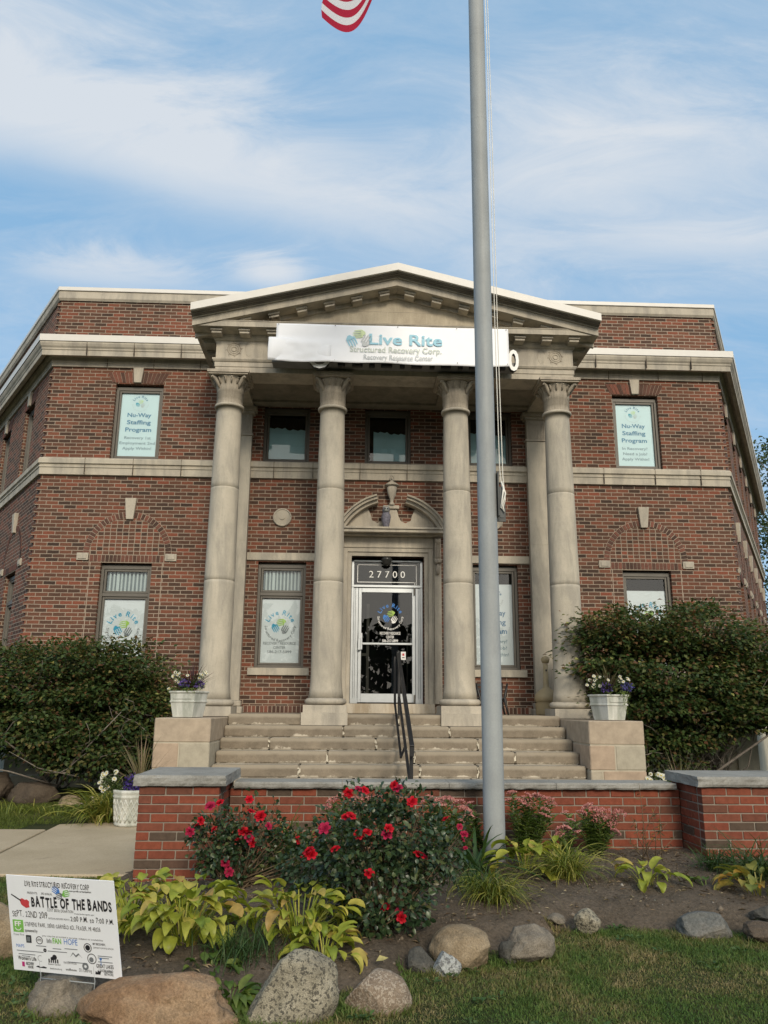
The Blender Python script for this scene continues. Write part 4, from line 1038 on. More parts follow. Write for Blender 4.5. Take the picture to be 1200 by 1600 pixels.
# ------------------------------------------------------------------ brick garden wall and piers
def brick_block(mb, x0, x1, y0, y1, z0, n, Lb=.213, H=.0677, j=.010, faces='fblr', rnd=.003):
    """courses of single bricks around a mortar core"""
    for r in range(n):
        za, zb = z0+r*H+j/2, z0+(r+1)*H-j/2
        def run(a, b, vert, y, dep):
            off = (Lb/2 if r % 2 else 0.0); u = a-off
            while u < b-.012:
                s, e = max(u, a), min(u+Lb, b)
                if e-s > .03:
                    o = random.uniform(-rnd, rnd)
                    if not vert: mb.box(s+j/2, e-j/2, *(sorted((y+o, y+dep))), za, zb, m=0)
                    else: mb.box(*(sorted((y+o, y+dep))), s+j/2, e-j/2, za, zb, m=0)
                u += Lb
        if 'f' in faces: run(x0, x1, False, y0, .09)
        if 'b' in faces: run(x0, x1, False, y1, -.09)
        if 'l' in faces: run(y0+.1, y1-.1, True, x0, .09)
        if 'r' in faces: run(y0+.1, y1-.1, True, x1, -.09)
    mb.box(x0+.007, x1-.007, y0+.007, y1-.007, z0, z0+n*H, m=1)
def rough_slab(name, x0, x1, y0, y1, z0, z1, parent, amp=.009, joints=()):
    cuts = [x0]+list(joints)+[x1]; bmt = bmesh.new()
    for a, b in zip(cuts, cuts[1:]):
        g = .002; nxn = max(4, int((b-a)/.03)); nyn = max(3, int((y1-y0)/.06)); nz = 4
        idx = {}
        def vert(i, j, k):
            if (i, j, k) not in idx:
                x = a+g+(b-a-2*g)*i/nxn; y = y0+(y1-y0)*j/nyn; z = z0+(z1-z0)*k/nz
                top = k == nz
                e = mnoise.noise((x*14, y*14, z*22))+.6*mnoise.noise((x*34+5, y*34, z*40))
                if j == 0: y += amp*e-(.004 if 0 < k < nz else -.004)
                if j == nyn: y += amp*e
                if i == 0 and a == x0: x += amp*e
                if i == nxn and b == x1: x += amp*e
                if top: z += .0025*mnoise.noise((x*9, y*9, 3))
                if k == 0: z += .003*e
                idx[(i, j, k)] = bmt.verts.new((x, y, z))
            return idx[(i, j, k)]
        def q(*v):
            f = bmt.faces.new(v); f.smooth = False
        for i in range(nxn):
            for j in range(nyn):
                q(vert(i, j, nz), vert(i+1, j, nz), vert(i+1, j+1, nz), vert(i, j+1, nz)); q(vert(i, j, 0), vert(i, j+1, 0), vert(i+1, j+1, 0), vert(i+1, j, 0))
            for k in range(nz):
                q(vert(i, 0, k), vert(i+1, 0, k), vert(i+1, 0, k+1), vert(i, 0, k+1)); q(vert(i, nyn, k), vert(i, nyn, k+1), vert(i+1, nyn, k+1), vert(i+1, nyn, k))
        for j in range(nyn):
            for k in range(nz):
                q(vert(0, j, k), vert(0, j, k+1), vert(0, j+1, k+1), vert(0, j+1, k)); q(vert(nxn, j, k), vert(nxn, j+1, k), vert(nxn, j+1, k+1), vert(nxn, j, k+1))
    me = bpy.data.meshes.new(name); bmesh.ops.recalc_face_normals(bmt, faces=bmt.faces)
    o0 = origin_of(parent); bmesh.ops.translate(bmt, verts=bmt.verts, vec=-o0); bmt.to_mesh(me); bmt.free(); me.materials.append(M_COPING)
    o = bpy.data.objects.new(name, me); COL.objects.link(o); o.parent = parent; return o
def pier(x0, x1, y0, y1, label):
    root = empty('brick_pier', ((x0+x1)/2, (y0+y1)/2, -.12), label, 'pier', 'brick piers at the ends of the garden wall')
    mb = MB(); brick_block(mb, x0, x1, y0, y1, -.125, 11); mb.build('brickwork', [M_PIER, M_PMORT], root, bevel=.003)
    rough_slab('coping_slab', x0-.04, x1+.05, y0-.04, y1+.04, .625, .705, root)
pier(-2.325, -1.685, -7.1, -6.28, 'left red brick pier with thick grey slab cap')
pier(2.235, 3.70, -7.02, -6.40, 'right red brick pier with long grey slab cap cut by the picture edge')
root = empty('garden_wall', (.28, -6.47, -.1), 'low red brick wall with grey stone coping between two brick piers', 'wall')
mb = MB(); brick_block(mb, -1.683, 2.233, -6.58, -6.36, -.117, 10, faces='fb'); mb.build('brickwork', [M_PIER, M_PMORT], root, bevel=.003)
rough_slab('coping_slab', -1.64, 2.19, -6.63, -6.31, .562, .615, root, joints=(-.72, .20, 1.13))

# ------------------------------------------------------------------ writing: window posters
def poster(name, x0, x1, z0, z1, y, label, paper, draw, mats):
    root = empty(name, ((x0+x1)/2, y, z0), label, 'poster', 'printed posters in the windows')
    mb = MB(); mb.box(x0, x1, y, y+.004, z0, z1); mb.build('sheet', paper, root)
    F = Face(((x0+x1)/2, y, z1), (1, 0, 0), (0, 0, 1), (0, -1, 0)); mb = MB(); draw(mb, F, x1-x0)
    mb.build('lettering', mats, root, fixn=False)
def draw_logo(mb, F, W):
    put_logo(mb, F, 0, .69*W, .365*W, 0, 1, 2)
    put_text(mb, F, 'RECOVERY RESOURCE', 0, 1.155*W, .068*W, width=.83*W, bold=.008, m=2)
    put_text(mb, F, 'CENTER', 0, 1.262*W, .068*W, width=.31*W, bold=.008, m=2)
    put_text(mb, F, '586-217-5899', 0, 1.37*W, .07*W, width=.62*W, bold=.008, m=2)
def draw_nuway(l1, l2, l3, k=1.0, dy=0.0):
    def f(mb, F, W):
        put_logo(mb, F, 0, (.29*k+dy)*W, .19*k*W, 0, 1, 2, text=False)
        put_arc(mb, F, 'Live Rite', 0, (.29*k+dy)*W, .20*k*W, .062*k*W, 155, 25, bold=.02, m=4)
        put_arc(mb, F, 'Structured Recovery Corp', 0, (.29*k+dy)*W, .195*k*W, .03*k*W, 184, 356, inside=True, m=2)
        for t, y, w in (('Nu-Way', .645, .60), ('Staffing', .84, .60), ('Program', 1.035, .65)): put_text(mb, F, t, 0, (y*k+dy)*W, .108*k*W, width=w*W, bold=.022, m=4)
        for t, y, w in zip((l1, l2, l3), (1.235, 1.375, 1.515), (.66, .88, .72) if '1st' in l1 else (.65, .62, .70)): put_text(mb, F, t, 0, (y*k+dy)*W, .072*k*W, width=w*W, bold=.008, m=3)
    return f
PM = [M_INKG, M_INKB, M_INKGR, plain('slate_ink', (.20, .27, .32), .6, var=.02), M_INKN]
poster('window_poster', -4.955, -4.235, 1.945, 3.02, .137, 'white hands logo poster in the lower window partly behind the left shrub', M_PAPER, draw_logo, PM)
poster('window_poster', -2.235, -1.56, 1.945, 3.06, .137, 'white hands logo poster with phone number between the two left columns', M_PAPER, draw_logo, PM)
poster('window_poster', 1.495, 2.195, 1.945, 3.38, .137, 'tall white staffing poster partly hidden behind the flagpole', M_PAPER, draw_nuway('In Recovery?', 'Need a Job?', 'Apply Within!', 1.17, .03), PM)
poster('window_poster', 4.245, 4.965, 1.945, 3.30, .137, 'white poster in the window mostly hidden by the right shrub', M_PAPER, draw_logo, PM)
PT = [M_PALELIME, plain('teal_ink', (.04, .38, .50), .6), M_PALEG, PM[3], plain('steel_blue_ink', (.06, .22, .36), .6)]
poster('window_poster', -4.985, -4.26, 5.595, 6.86, .137, 'pale staffing poster reading Employment 2nd in the upper left window', M_PAPER2, draw_nuway('Recovery 1st', 'Employment 2nd', 'Apply Within!'), PT)
poster('window_poster', 4.22, 4.955, 5.595, 6.86, .137, 'pale staffing poster reading Need a Job in the upper right window', M_PAPER2, draw_nuway('In Recovery?', 'Need a Job?', 'Apply Within!'), PT)

# sign box with big letters, banner hung over it
SB = empty('letter_sign', (0, -1.95, 6.57), 'dark raceway sign with big white edged letters behind the banner', 'sign')
mb = MB(); mb.box(-2.0, 1.93, -2.02, YF-.06, 6.585, 6.66); mb.box(-1.9, 1.85, -1.80, YF-.055, 6.66, 6.9); mb.build('raceway', plain('grey_box', (.17, .17, .17), .5), SB)
def letter(ch, x, w, h, z):
    mb = MB(); F_ = Face((x, -2.10, z+h), (1, 0, 0), (0, 0, 1), (0, -1, 0))
    vs, fs, x0, x1 = text_geo(ch, .02); n = len(vs)
    me_v = [F_.at((vx-(x0+x1)/2)*w/(x1-x0), h-vy*h/.72, 0) for vx, vy in vs]; me_b = [v+Vector((0, .08, 0)) for v in me_v]
    mb.add(me_v, fs, m=0); mb.add(me_b, [f[::-1] for f in fs], m=0)
    ed = {}
    for f in fs:
        for a, b in zip(f, f[1:]+f[:1]): ed[(a, b)] = ed.get((a, b), 0)+1
    for (a, b) in ed:
        if (b, a) not in ed: mb.add([me_v[a], me_v[b], me_b[b], me_b[a]], [(0, 1, 2, 3)], m=1)
    mb.build('sign_letter', [M_WHITE, M_BLACK], SB, fixn=False)
letter('0', 1.87, .17, .36, 6.50); letter('O', -1.24, .34, .34, 6.465)
mb = MB()
for k, (a, b) in enumerate(((-.95, -.83), (-.72, -.55), (-.45, -.36), (-.26, -.08), (.04, .12), (.22, .40), (.52, .60), (.70, .86), (.97, 1.05), (1.15, 1.33), (1.43, 1.52), (1.6, 1.74))): mb.box(a, b, -2.09, -2.02, 6.50+.01*(k % 2), 6.72)
mb.build('letter_feet', M_BLACK, SB, bevel=.01)
mb = MB()    # banner cloth: a gently waving sheet, slack at its lower left
nxb, nzb = 72, 22
def ban(i, j):
    u, v = i/nxb, j/nzb
    x = -1.935+3.72*u; z = 7.185-.665*v-(.010*v*math.sin(u*9+1)+.006*v*math.sin(u*23))
    if v > .42 and u < .02: x -= .0
    y = -2.125-.005*math.sin(u*15+v*3)-.003*math.sin(u*31+2+v*5)*v-.03*v
    sl = max(0, 1-u/.34)*sstep((v-.3)/.25); y -= .05*sl*(1+.5*mnoise.noise((u*20, v*5, 0)))
    return (x, y-.02, z)
Vb = [ban(i, j) for j in range(nzb+1) for i in range(nxb+1)]
Fb = [(j*(nxb+1)+i, j*(nxb+1)+i+1, (j+1)*(nxb+1)+i+1, (j+1)*(nxb+1)+i) for j in range(nzb) for i in range(nxb)]
M_VINYL = plain('white_vinyl', (.84, .85, .88), .5, .3, var=.015)
BN = empty('banner', (-.07, -2.16, 6.5), 'long white hands logo banner hung over the entablature', 'banner')
o = mb.add(Vb, Fb, smooth=True).build('sheet', M_VINYL, BN, fixn=False)
so = o.modifiers.new('thick', 'SOLIDIFY'); so.thickness = .004
mb = MB()   # the folded flap that sticks out at the left end
fl = []; 
for j in range(9):
    for i in range(13):
        u, v = i/12, j/8; fl.append((-2.045+.11*u+1.0*max(0, u-.12), -2.20-.03*math.sin(v*3)-.03*math.sin(u*7+v)*(1-u*.6)+.05*u, 6.915-.40*v-.02*u*math.sin(v*4)))
mb.add(fl, [(j*13+i, j*13+i+1, (j+1)*13+i+1, (j+1)*13+i) for j in range(8) for i in range(12)], smooth=True)
o = mb.build('folded_flap', M_VINYL, BN, fixn=False); so = o.modifiers.new('thick', 'SOLIDIFY'); so.thickness = .003
FBn = Face((-.07, -2.165, 7.185), (1, 0, 0), (0, .045, 1), (0, -1, -.045))
mb = MB()
put_hand(mb, FBn, -.53, .155, .14, 186, m=0); put_hand(mb, FBn, -.67, .27, .15, 295, m=1); put_hand(mb, FBn, -.44, .29, .15, 60, m=2)
put_text(mb, FBn, 'Live Rite', .20, .335, .185, width=1.17, bold=.018, m=1)
put_text(mb, FBn, 'Structured Recovery Corp.', .04, .475, .10, width=1.46, bold=.012, m=3)
put_text(mb, FBn, 'Recovery Resource Center', .08, .60, .085, width=1.10, bold=.01, m=4)
mb.build('lettering', [M_PALELIME, M_PALEB, M_PALEG, M_PALEGR, M_PALEG], BN, fixn=False)
mb = MB()
for x in (-1.9, -1.0, 0, .95, 1.75):
    for z in (.02, .63): put_ring(mb, FBn, x+.07, z, .0, .009, m=0, n=8)
mb.build('grommet', M_FRAME, BN, fixn=False)
# bird nest in the corner of the pediment
n = 420; a = RNG.uniform(0, 6.28, n); r_ = RNG.uniform(.02, .15, n)
P = np.stack([-2.0+r_*np.cos(a), -1.86+.55*r_*np.sin(a), 7.285+RNG.uniform(0, .085, n)*(1-(r_/.17)**2)], 1)
D = np.stack([-np.sin(a), np.cos(a), RNG.normal(size=n)*.25], 1)+RNG.normal(size=(n, 3))*.3
tag(leaf_obj('bird_nest', P, D, rnd_dirs(n), RNG.uniform(.06, .16, n), .006, leaf_mat('straw', [(0, (.16, .12, .08)), (1, (.34, .28, .19))], .9, 0)), 'brown straw nest in the left corner under the pediment', 'nest')

# owl decoy on the door pediment
OW = empty('owl_decoy', (-.085, -.27, 4.292), 'grey owl figure standing on the ledge over the door', 'owl figure')
mb = MB(); mb.lathe((-.085, -.27, 4.292), [(.045, 0), (.055, .03), (.062, .07), (.078, .13), (.083, .18), (.075, .235), (.058, .262), (.06, .28), (.066, .315), (.06, .35), (.035, .375)], 20, flute=lambda a, z: .04*math.sin(a*7+z*90))
mb.build('body', plain('owl_grey', (.155, .15, .185), .6, var=.35, scale=30, bmp=.6), OW)
mb = MB(); mb.lathe((-.085, -.325, 4.292), [(.0, .27), (.04, .28), (.052, .315), (.04, .35), (.0, .36)], 14)
for s in (-1, 1): mb.lathe((-.085+s*.04, -.28, 4.292), [(.022, .35), (.014, .385), (.002, .41)], 8)
mb.build('face', plain('owl_face', (.30, .31, .30), .6, var=.3, scale=40), OW)
mb = MB()
for s in (-1, 1): mb.lathe((-.085+s*.022, -.372, 4.292), [(.004, .308), (.013, .315), (.013, .327), (.004, .334)], 10)
mb.build('eyes', M_BLACK, OW)

# smoking receptacle by the right pilaster
AS = empty('smoking_receptacle', (2.545, -.62, LAND), 'tan bottle shaped cigarette receptacle beside the right outer column', 'ash bin')
M_TAN = plain('tan_plastic', (.42, .34, .205), .55, .3, var=.1)
mb = MB(); mb.lathe((2.545, -.62, LAND), [(.17, .0), (.185, .02), (.187, .2), (.19, .205)], 28); mb.build('bucket', M_TAN, AS)
mb = MB(); mb.lathe((2.545, -.62, LAND), [(.197, .207), (.198, .29), (.185, .325), (.14, .375), (.07, .42), (.05, .45), (.043, .52), (.038, .82)], 28); mb.build('neck', M_TAN, AS)
mb = MB(); mb.lathe((2.545, -.62, LAND), [(.05, .83), (.066, .87), (.072, .90), (.05, .935), (.015, .95)], 20); mb.build('cap', M_TAN, AS)
mb = MB(); mb.lathe((2.545, -.657, LAND), [(.0, .695), (.01, .70), (.013, .715), (.01, .73), (.0, .735)], 10); mb.box(2.35, 2.39, -.66, -.60, LAND+.19, LAND+.25); mb.build('vent_and_latch', M_BLACK, AS)

# handrail in the middle of the steps
HR = empty('handrail', (.05, -3.1, -.08), 'black square tube handrail running down the middle of the steps', 'handrail')
def bar(mb, p, q, w):
    p, q = Vector(p), Vector(q); d = (q-p).normalized(); s = Vector((1, 0, 0))*w; u = d.cross(Vector((1, 0, 0))).normalized()*w
    mb.frame_box(p-s/2-u/2, s, u, q-p)
mb = MB(); bar(mb, (.05, -1.95, LAND), (.05, -1.95, 1.93), .04); mb.build('post', M_BLACK, HR, bevel=.003)
mb = MB(); bar(mb, (.05, -4.3, -.085), (.05, -4.3, .85), .04); mb.build('post', M_BLACK, HR, bevel=.003)
mb = MB(); bar(mb, (.05, -1.70, 2.04), (.05, -4.42, .80), .05); bar(mb, (.05, -4.40, .83), (.05, -4.40, .70), .045); mb.build('top_rail', M_BLACK, HR, bevel=.004)
mb = MB(); bar(mb, (.05, -1.97, 1.38), (.05, -4.28, .30), .035); mb.build('lower_rail', M_BLACK, HR, bevel=.003)
mb = MB(); bar(mb, (.0, -1.75, 1.98), (.0, -1.75, 1.28), .035); bar(mb, (.0, -1.75, 1.30), (.0, -3.2, .62), .03); bar(mb, (.0, -3.2, .62), (.05, -3.2, .75), .03); mb.build('brace', M_BLACK, HR, bevel=.003)

# small metal bench behind the pole
BE = empty('metal_bench', (1.66, -.42, LAND), 'small dark cast metal bench mostly hidden behind the flagpole', 'bench')
for s in (-1, 1):
    x = 1.66+s*.21
    mb = MB()
    mb.tube([(x+s*.04, -.62, LAND), (x+s*.015, -.60, LAND+.12), (x-s*.01, -.58, LAND+.26), (x+s*.02, -.56, LAND+.38), (x+s*.05, -.53, LAND+.50)], [.016, .018, .024, .02, .014], 8)
    mb.tube([(x+s*.05, -.25, LAND), (x, -.27, LAND+.2), (x, -.24, LAND+.36), (x+s*.03, -.18, LAND+.52)], [.016, .018, .02, .014], 8)
    mb.box(x-.025, x+.025, -.6, -.22, LAND+.20, LAND+.25)
    mb.build('bench_end', M_BLACK, BE)
mb = MB()
for k in range(4): mb.box(1.46, 1.86, -.58+k*.09, -.51+k*.09, LAND+.252, LAND+.275)
mb.build('seat', M_BLACK, BE, bevel=.004)
mb = MB()
for k in range(3): mb.box(1.46, 1.86, -.235+k*.012, -.215+k*.012, LAND+.32+k*.07, LAND+.365+k*.07)
mb.build('backrest', M_BLACK, BE, bevel=.004)

# ------------------------------------------------------------------ flagpole and flag
FP = empty('flagpole', (.50, -7.1, .03), 'tall grey metal flagpole rising out of the flower bed', 'flagpole')
mb = MB(); mb.lathe((.50, -7.1, 0), [(.0865, .0)]+[(.0865-.0003*k, .3*k) for k in range(1, 34)]+[(.07, 10.4)], 40)
mb.v = [(x+(.0023*z if True else 0), y, z) for x, y, z in mb.v]; mb.build('pole', M_GALV, FP)
mb = MB()
for z in (2.0, 4.1, 6.9, 7.9): mb.lathe((.50+.0023*z, -7.1, z), [(q_-.0003*z/.3, h_) for q_, h_ in ((.0850, 0), (.0871, .002), (.0871, .006), (.0850, .008))], 32)
mb.build('weld_band', M_GALV, FP)
mb = MB(); px = .592
mb.box(px, px+.012, -7.17, -7.03, 2.86, 3.26); mb.box(px+.012, px+.09, -7.03, -7.015, 2.84, 3.12); mb.box(px+.012, px+.05, -7.17, -7.155, 2.84, 3.12); mb.box(px+.03, px+.055, -7.12, -7.095, 2.96, 3.02)
mb.build('cleat_box', plain('box_grey', (.07, .075, .075), .5), FP, bevel=.002)
mb = MB(); mb.tube([(px+.03, -7.18, 2.92), (px+.055, -7.19, 2.98), (px+.06, -7.19, 3.05), (px+.03, -7.18, 3.13), (px+.02, -7.17, 3.3), (.607, -7.17, 4.6), (.612, -7.15, 7.5), (.60, -7.13, 10.3)], .004, 6)
mb.tube([(px+.035, -7.18, 2.90), (px+.06, -7.185, 3.0), (px+.045, -7.18, 3.2), (.634, -7.15, 4.6), (.640, -7.13, 6.5), (.636, -7.12, 8.5), (.62, -7.11, 10.3)], .004, 6)
mb.tube([(px+.03, -7.185, 3.16), (px+.06, -7.20, 3.05), (px+.03, -7.2, 2.95), (px+.05, -7.19, 2.89), (px+.02, -7.18, 2.93), (px+.045, -7.2, 3.1)], .007, 6)
mb.build('halyard', M_ROPE, FP)
# drooping striped flag: hoist on the pole above the picture
nu, nv = 60, 52
def flag_pt(u, v):
    # hoist from z 8.95 to 10.17; bottom edge sweeps down to the left and flies up at its end
    p0, p1, p2, p3 = Vector((.44, 0, 9.35)), Vector((-.75, 0, 9.5)), Vector((-.35, 0, 7.42)), Vector((-1.05, 0, 8.0))
    q0, q1, q2, q3 = Vector((.44, 0, 10.55)), Vector((-.45, 0, 10.5)), Vector((-.75, 0, 9.3)), Vector((-1.0, 0, 9.15))
    def bz(a, b, c, d, t): s = 1-t; return a*s**3+b*3*s*s*t+c*3*s*t*t+d*t**3
    b = bz(p0, p1, p2, p3, u); t = bz(q0, q1, q2, q3, u); p = t.lerp(b, v)
    fold = .07*u*math.sin(5.0*v+6*u)+.035*u*math.sin(9*u-6*v)
    return (p.x+.03*math.sin(9*v+3*u)*u, -7.12+fold, p.z+.012*math.sin(9*u+4*v)*u)
mb = MB()
Vf = [flag_pt(i/nu, j/nv) for j in range(nv+1) for i in range(nu+1)]
for j in range(nv):
    for i in range(nu):
        st = int(j/nv*13); mt = 0 if st % 2 == 0 else 1
        if st < 7 and i/nu < .42: mt = 2
        mb.f.append([j*(nu+1)+i, j*(nu+1)+i+1, (j+1)*(nu+1)+i+1, (j+1)*(nu+1)+i]); mb.mi.append(mt); mb.sm.append(True)
mb.v = Vf
def cloth(name, c):
    m = bpy.data.materials.new(name); m.use_nodes = True; nt = m.node_tree; nt.nodes.clear()
    b = nd(nt, 'ShaderNodeBsdfDiffuse', {0: (*c, 1)}); t = nd(nt, 'ShaderNodeBsdfTranslucent', {0: (*c, 1)}); x = nd(nt, 'ShaderNodeMixShader', {0: .4, 1: b.outputs[0], 2: t.outputs[0]})
    nd(nt, 'ShaderNodeOutputMaterial', {0: x.outputs[0]}); return m
FLG = mb.build('flag', [cloth('flag_red', (.42, .03, .06)), cloth('flag_white', (.70, .70, .72)), cloth('flag_blue', (.03, .04, .15))], None, loc=(.44, -7.12, 9.0), fixn=False)
tag(FLG, 'red and white striped flag hanging from the top of the pole', 'flag')

# ------------------------------------------------------------------ yard sign
YS = empty('yard_sign', (-2.0, -9.62, -.15), 'white corrugated yard sign for a band contest on wire legs', 'sign')
SM = Matrix.Rotation(-.328, 3, 'Z') @ Matrix.Rotation(.268, 3, 'X') @ Matrix.Rotation(-.016, 3, 'Y')
sc_ = Vector((-2.001, -9.644, .228)); SW, SH = .60, .46
ux, uz, un = SM @ Vector((1, 0, 0)), SM @ Vector((0, 0, 1)), SM @ Vector((0, -1, 0))
mb = MB(); mb.frame_box(sc_-ux*SW/2-uz*SH/2-un*.004, ux*SW, -un*-.004, uz*SH); mb.build('panel', plain('sign_white', (.80, .82, .86), .5, .3, var=.015), YS, bevel=.0008)
mb = MB()
for s in (-.15, .15):
    b = sc_+ux*s-uz*SH/2-un*.002; mb.tube([b+uz*.05, b-uz*.02, Vector((b.x, b.y+.01, -.2))], .0025, 6)
mb.tube([sc_+ux*-.15-uz*(SH/2+.03), sc_+ux*.15-uz*(SH/2+.03)], .0025, 6)
mb.build('wire_stake', M_GALV, YS)
FS = Face(sc_+uz*SH/2-ux*SW/2, ux, uz, un)     # x from the left edge, y from the top, metres
mb = MB(); d = .0015
U = lambda u: u*SW
VV = lambda v: v*SH
def T(s, u0, u1, v, h, m=0, bold=.02, jit=0.0): put_text(mb, FS, s, U((u0+u1)/2), VV(v), VV(h), width=U(u1-u0), bold=bold, d=d, m=m, jit=jit)
T('LIVE RITE STRUCTURED RECOVERY CORP', .175, .775, .105, .055, bold=.012, jit=.08)
T('a non-profit organization', .575, .79, .135, .018)
T('PRESENTS:', .195, .29, .185, .024, bold=0); T('3RD ANNUAL', .325, .43, .185, .024, bold=0)
put_hand(mb, FS, U(.47), VV(.135), .032, 150, d=d, m=1); put_hand(mb, FS, U(.55), VV(.16), .032, 15, d=d, m=2); put_hand(mb, FS, U(.50), VV(.185), .028, 200, d=d, m=3)
T('BATTLE OF THE BANDS', .225, .965, .31, .10, bold=.04, jit=.05)
# guitar
put_poly(mb, FS, [(U(.035), VV(.205)), (U(.04), VV(.195)), (U(.13), VV(.255)), (U(.125), VV(.268))], d, 0)
put_poly(mb, FS, [(U(x), VV(y)) for x, y in ((.115, .25), (.14, .235), (.165, .25), (.185, .245), (.205, .265), (.2, .30), (.205, .325), (.17, .335), (.15, .32), (.13, .305), (.12, .28))], d, 4)
T('COST $10.00 DONATION', .37, .61, .355, .03, bold=0, jit=.04); T('bringing families together again', .62, .80, .365, .014, bold=0)
T('SEPT. 22ND 2019', .035, .365, .43, .062, bold=.0, jit=.06); T('NATIONAL RECOVERY MONTH', .375, .57, .435, .018, bold=0)
T('2:00 P.M. to 7:00 P.M.', .58, .97, .44, .05, bold=.008, jit=.05)
T('STEFFENS PARK, 33000 GARFIELD RD., FRASER, MI 48026', .145, .845, .525, .042, bold=0, jit=.06)
put_rect(mb, FS, U(.03), U(.13), VV(.465), VV(.595), d, 2)
put_text(mb, FS, 'FF', U(.08), VV(.53), VV(.05), width=U(.06), bold=.03, d=d*2, m=5)
put_ring(mb, FS, U(.08), VV(.535), U(.026), U(.033), d*2, 5, 12, 200, 340)
T('Fraser First', .03, .13, .63, .022, 3, 0); T('sponsored by', .14, .26, .585, .03, bold=.015)
T('you may be provided a service, subject to availability', .30, .86, .62, .016, 0, 0)
put_rect(mb, FS, U(.145), U(.195), VV(.62), VV(.70), d, 0); put_rect(mb, FS, U(.155), U(.185), VV(.635), VV(.685), d*2, 3)
put_ring(mb, FS, U(.27), VV(.665), U(.026), U(.032), d, 0); T('4TS', .25, .29, .675, .025)
T('FAN', .395, .475, .685, .055, 2, .03); 
for k in range(4): put_rect(mb, FS, U(.34+.012*k), U(.347+.012*k), VV(.64+.01*(k % 2)), VV(.685), d, 3)
T('HOPE', .50, .625, .685, .06, 1, .0)
put_ring(mb, FS, U(.715), VV(.70), U(.03), U(.036), d, 0); put_ring(mb, FS, U(.715), VV(.70), 0, U(.022), d, 0)
T('MY RECOVERY,', .765, .88, .665, .022, 0, .02); T('COMMUNITY SUPPORTED NETWORK', .765, .95, .70, .016, 0, 0)
T('MAPS', .045, .12, .755, .035, 1, .0)
for u0, u1, v in ((.045, .30, .785), (.34, .52, .765), (.39, .47, .735), (.5, .62, .725), (.235, .33, .72), (.52, .70, .86), (.8, .93, .77), (.8, .9, .79), (.8, .93, .83), (.06, .22, .82), (.09, .17, .84)): put_rect(mb, FS, U(u0), U(u1), VV(v), VV(v+.008), d, 3)
put_poly(mb, FS, [(U(.545), VV(.815)), (U(.575), VV(.76)), (U(.60), VV(.79)), (U(.625), VV(.765)), (U(.66), VV(.815)), (U(.63), VV(.78)), (U(.60), VV(.81)), (U(.575), VV(.775))], d, 3)
put_ring(mb, FS, U(.315), VV(.765), U(.004), U(.016), d, 0, 8); put_ring(mb, FS, U(.745), VV(.81), U(.035), U(.041), d, 0); put_ring(mb, FS, U(.74), VV(.82), 0, U(.02), d, 3)
T("Woman's Life", .05, .225, .885, .04, 0, .015); put_ring(mb, FS, U(.265), VV(.855), U(.022), U(.025), d, 3, 12, 60, 300)
for k in range(5): put_rect(mb, FS, U(.34+.02*k), U(.352+.02*k), VV(.85+.008*(k % 2)), VV(.89), d, 0)
put_ring(mb, FS, U(.40), VV(.83), 0, U(.022), d, 0, 9); put_ring(mb, FS, U(.375), VV(.845), 0, U(.014), d, 0, 9); T('Eastern Garden', .335, .45, .912, .018, 0, 0)
put_poly(mb, FS, [(U(.815), VV(.79)), (U(.835), VV(.79)), (U(.835), VV(.815)), (U(.828), VV(.815)), (U(.828), VV(.87)), (U(.822), VV(.87)), (U(.822), VV(.815)), (U(.815), VV(.815))], d, 1)
T('WATSON HOUSE', .48, .60, .885, .022, 0, 0); put_ring(mb, FS, U(.68), VV(.895), U(.012), U(.03), d, 3, 10)
T('GREAT LAKES', .78, .935, .895, .038, 0, .015); T('LANDSCAPING', .80, .925, .935, .028, 0, .0)
put_rect(mb, FS, U(.085), U(.11), VV(.905), VV(.955), d, 6); T('RECOVERY', .125, .20, .935, .03, 0, .03); T('HOUSE', .14, .19, .968, .025, 0, .03)
put_poly(mb, FS, [(U(.215), VV(.945)), (U(.24), VV(.932)), (U(.26), VV(.945)), (U(.29), VV(.935)), (U(.32), VV(.945)), (U(.31), VV(.955)), (U(.24), VV(.952))], d, 0)
T('beachwood.org', .35, .46, .958, .02, 0, 0); T('wolfhouse', .495, .595, .955, .025, 0, .01); T("D's Catering", .62, .735, .953, .035, 0, 0)
put_poly(mb, FS, [(U(.765), VV(.965)), (U(.77), VV(.93)), (U(.785), VV(.945)), (U(.79), VV(.92)), (U(.805), VV(.935)), (U(.82), VV(.925)), (U(.81), VV(.965))], d, 0)
T('RECOVERY', .845, .93, .94, .022, 3, .03); T('NETWORK', .845, .93, .968, .024, 3, .03)
mb.build('lettering', [M_INKK, plain('sign_blue', (.06, .20, .55)), plain('sign_green', (.20, .48, .10)), M_INKGR, M_INKR, M_WHITE, plain('magenta_ink', (.5, .03, .2))], YS, fixn=False)

